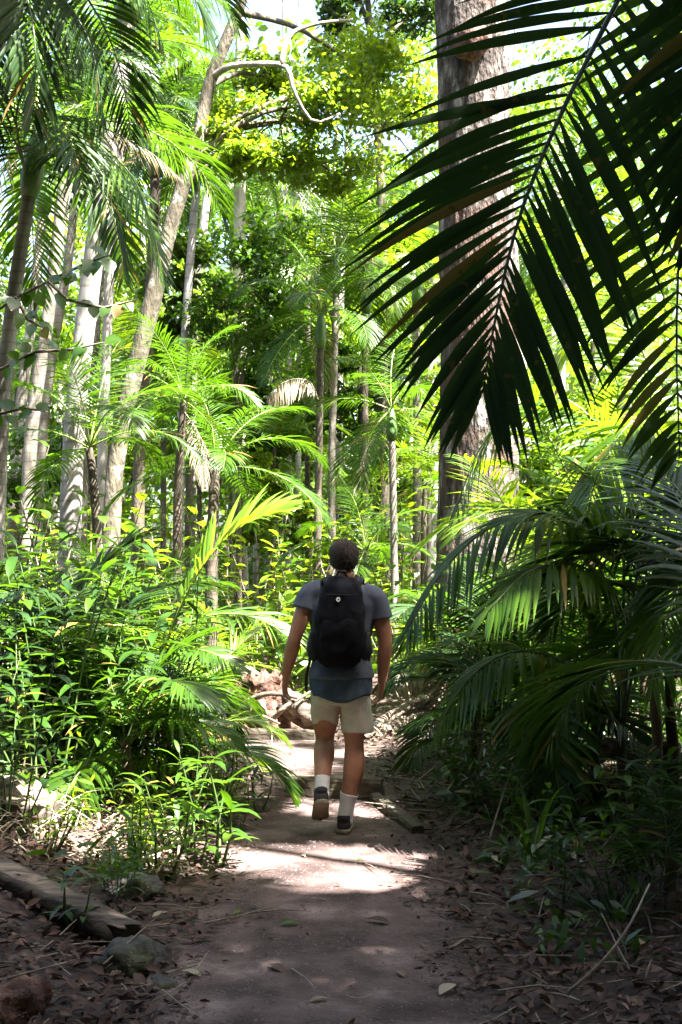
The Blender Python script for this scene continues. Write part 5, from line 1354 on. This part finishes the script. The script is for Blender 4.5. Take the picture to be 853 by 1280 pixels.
for s in (-1, 1):
    q = MB(); limb(q, [(s * .168 - .01, yb + .02, 1.08), (s * .185 - .01, yb + .0, 1.13), (s * .182 - .008, yb, 1.24)], [.03, .042, .02], 14, 4); q.build('side_pocket', M['black2'], bp_)
    # shoulder strap: over the shoulder, down the chest and back under the arm
    p = [(s * .085 + .01, -.125, 1.50), (s * .105 + .013, -.09, 1.548), (s * .115 + .015, -.02, 1.566), (s * .12 + .015, .07, 1.53), (s * .135 + .01, .145, 1.42), (s * .155 + .005, .155, 1.30), (s * .19, .09, 1.18), (s * .20 - .005, -.04, 1.12), (s * .17 - .01, -.13, 1.09)]
    q = MB(); vs = []; fs = []; P = []; pp = [Vector(v) for v in p]; kk = len(pp) - 1
    for i in range(kk):
        for j in range(5):
            f = j / 5; p0 = pp[max(i - 1, 0)]; p1 = pp[i]; p2 = pp[i + 1]; p3 = pp[min(i + 2, kk)]
            P.append(.5 * ((2 * p1) + (p2 - p0) * f + (2 * p0 - 5 * p1 + 4 * p2 - p3) * f * f + (3 * p1 - p0 - 3 * p2 + p3) * f ** 3))
    P.append(pp[-1])
    for i, c in enumerate(P):
        t = (P[min(i + 1, len(P) - 1)] - P[max(i - 1, 0)]).normalized(); o_ = (c - Vector((.01, .01, 1.30))); o_ = (o_ - t * o_.dot(t)).normalized(); sdv = t.cross(o_)
        hw = .034 if i < 26 else .014
        vs += [c - sdv * hw - o_ * .004, c + sdv * hw - o_ * .004, c + sdv * hw + o_ * .010, c - sdv * hw + o_ * .010]
    for i in range(len(P) - 1):
        for j in range(4): fs.append((i * 4 + j, i * 4 + (j + 1) % 4, (i + 1) * 4 + (j + 1) % 4, (i + 1) * 4 + j))
    fs.append((3, 2, 1, 0)); e = (len(P) - 1) * 4; fs.append((e, e + 1, e + 2, e + 3))
    q.add(vs, fs); q.build('shoulder_strap', M['black2'], bp_)
    # loose webbing end
    q = MB(); a = Vector((s * .20 - .012, -.06, 1.13)) if s < 0 else Vector((.195, -.05, 1.14)); ln = .26 if s < 0 else .22
    vs = []; fs = []
    for i in range(9):
        c = a + Vector((s * (.035 if s < 0 else -.02) * i / 8 + .006 * math.sin(i * .9), -.012 * math.sin(i * .8), -ln * i / 8)); hw = .011 * (1 if i < 8 else .8)
        vs += [c + Vector((-hw, -.002, 0)), c + Vector((hw, -.002, 0)), c + Vector((hw, .002, 0)), c + Vector((-hw, .002, 0))]
    for i in range(8):
        for j in range(4): fs.append((i * 4 + j, i * 4 + (j + 1) % 4, (i + 1) * 4 + (j + 1) % 4, (i + 1) * 4 + j))
    fs += [(3, 2, 1, 0), (32, 33, 34, 35)]
    q.add(vs, fs); q.build('webbing_strap', M['black2'], bp_)
h = MB(); h.tube([(-.03, yb + .06, 1.575), (-.02, yb + .045, 1.605), (.03, yb + .045, 1.605), (.04, yb + .06, 1.575)], [.008] * 4, 8); h.build('grab_handle', M['black2'], bp_)
# zip line across the top of the bag
z = MB(); z.tube([(.004 + .142 * math.cos(t), yb + .018 - .096 * math.sin(t), 1.475 - .012 * math.sin(t)) for t in [PI * k / 20 for k in range(21)]], [.004] * 21, 6); z.build('zip', M['black2'], bp_)
# round white logo: a disc with a dark centre
lg = MB(); c = Vector((-.018, yb - .098, 1.437)); n = 24; nrm = Vector((0, -1, .10)).normalized(); ux = Vector((1, 0, 0)); uy = nrm.cross(ux)
def disc(r0, r1, off, mi):
    vs = []; fs = []
    for r_ in (r0, r1):
        for k in range(n): th = 2 * PI * k / n; vs.append(c + nrm * off + (ux * math.cos(th) + uy * math.sin(th)) * r_)
    for k in range(n): fs.append((k, (k + 1) % n, n + (k + 1) % n, n + k))
    lg.add(vs, fs, mi)
disc(.0055, .0145, .006, 0); disc(.0145, .0145, .006, 0)
vs = [c + nrm * z_ + (ux * math.cos(2 * PI * k / n) + uy * math.sin(2 * PI * k / n)) * .0147 for z_ in (-.012, .0055) for k in range(n)]
lg.add(vs, [(k, (k + 1) % n, n + (k + 1) % n, n + k) for k in range(n)] + [tuple(range(n, 2 * n))], 1)
lg.build('logo', [M['white'], M['black']], bp_)

hm_ = MB(); n = 64; vs = []; fs = []; rows = 9
def hem_pt(k, t, off):
    th = 2 * PI * k / n; ct, st = math.cos(th), math.sin(th); e = 2 / 2.4
    x = math.copysign(abs(ct) ** e, ct); y = math.copysign(abs(st) ** e, st)
    zb = .838 + .022 * math.cos(th * 2 + PI) * -1 + .010 * math.sin(th * 5) + (.03 if abs(ct) > .9 else 0)
    z = .99 + (zb - .99) * t
    rx = .186 + .006 * t + off; ry = .152 + .010 * t + off
    p = Vector((x * rx, -.004 + y * ry - .004 * t, z))
    return p * 1 + Vector((x, y, 0)) * (.009 * mnoise.noise(Vector((th * 3.2, z * 9, 1))) + .004 * mnoise.noise(Vector((th * 9, z * 20, 3))))
for t in [i / rows for i in range(rows + 1)]: vs += [hem_pt(k, t, .004) for k in range(n)]
for t in [1 - i / rows for i in range(rows + 1)]: vs += [hem_pt(k, t, -.003) for k in range(n)]
R_ = 2 * rows + 2
for i in range(R_ - 1):
    for k in range(n): fs.append((i * n + k, (i + 1) * n + k, (i + 1) * n + (k + 1) % n, i * n + (k + 1) % n))
hm_.add(vs, fs); hm_.build('shirt_hem', M['blue'], per)['label'] = 'blue-grey undershirt hem hanging over the shorts'
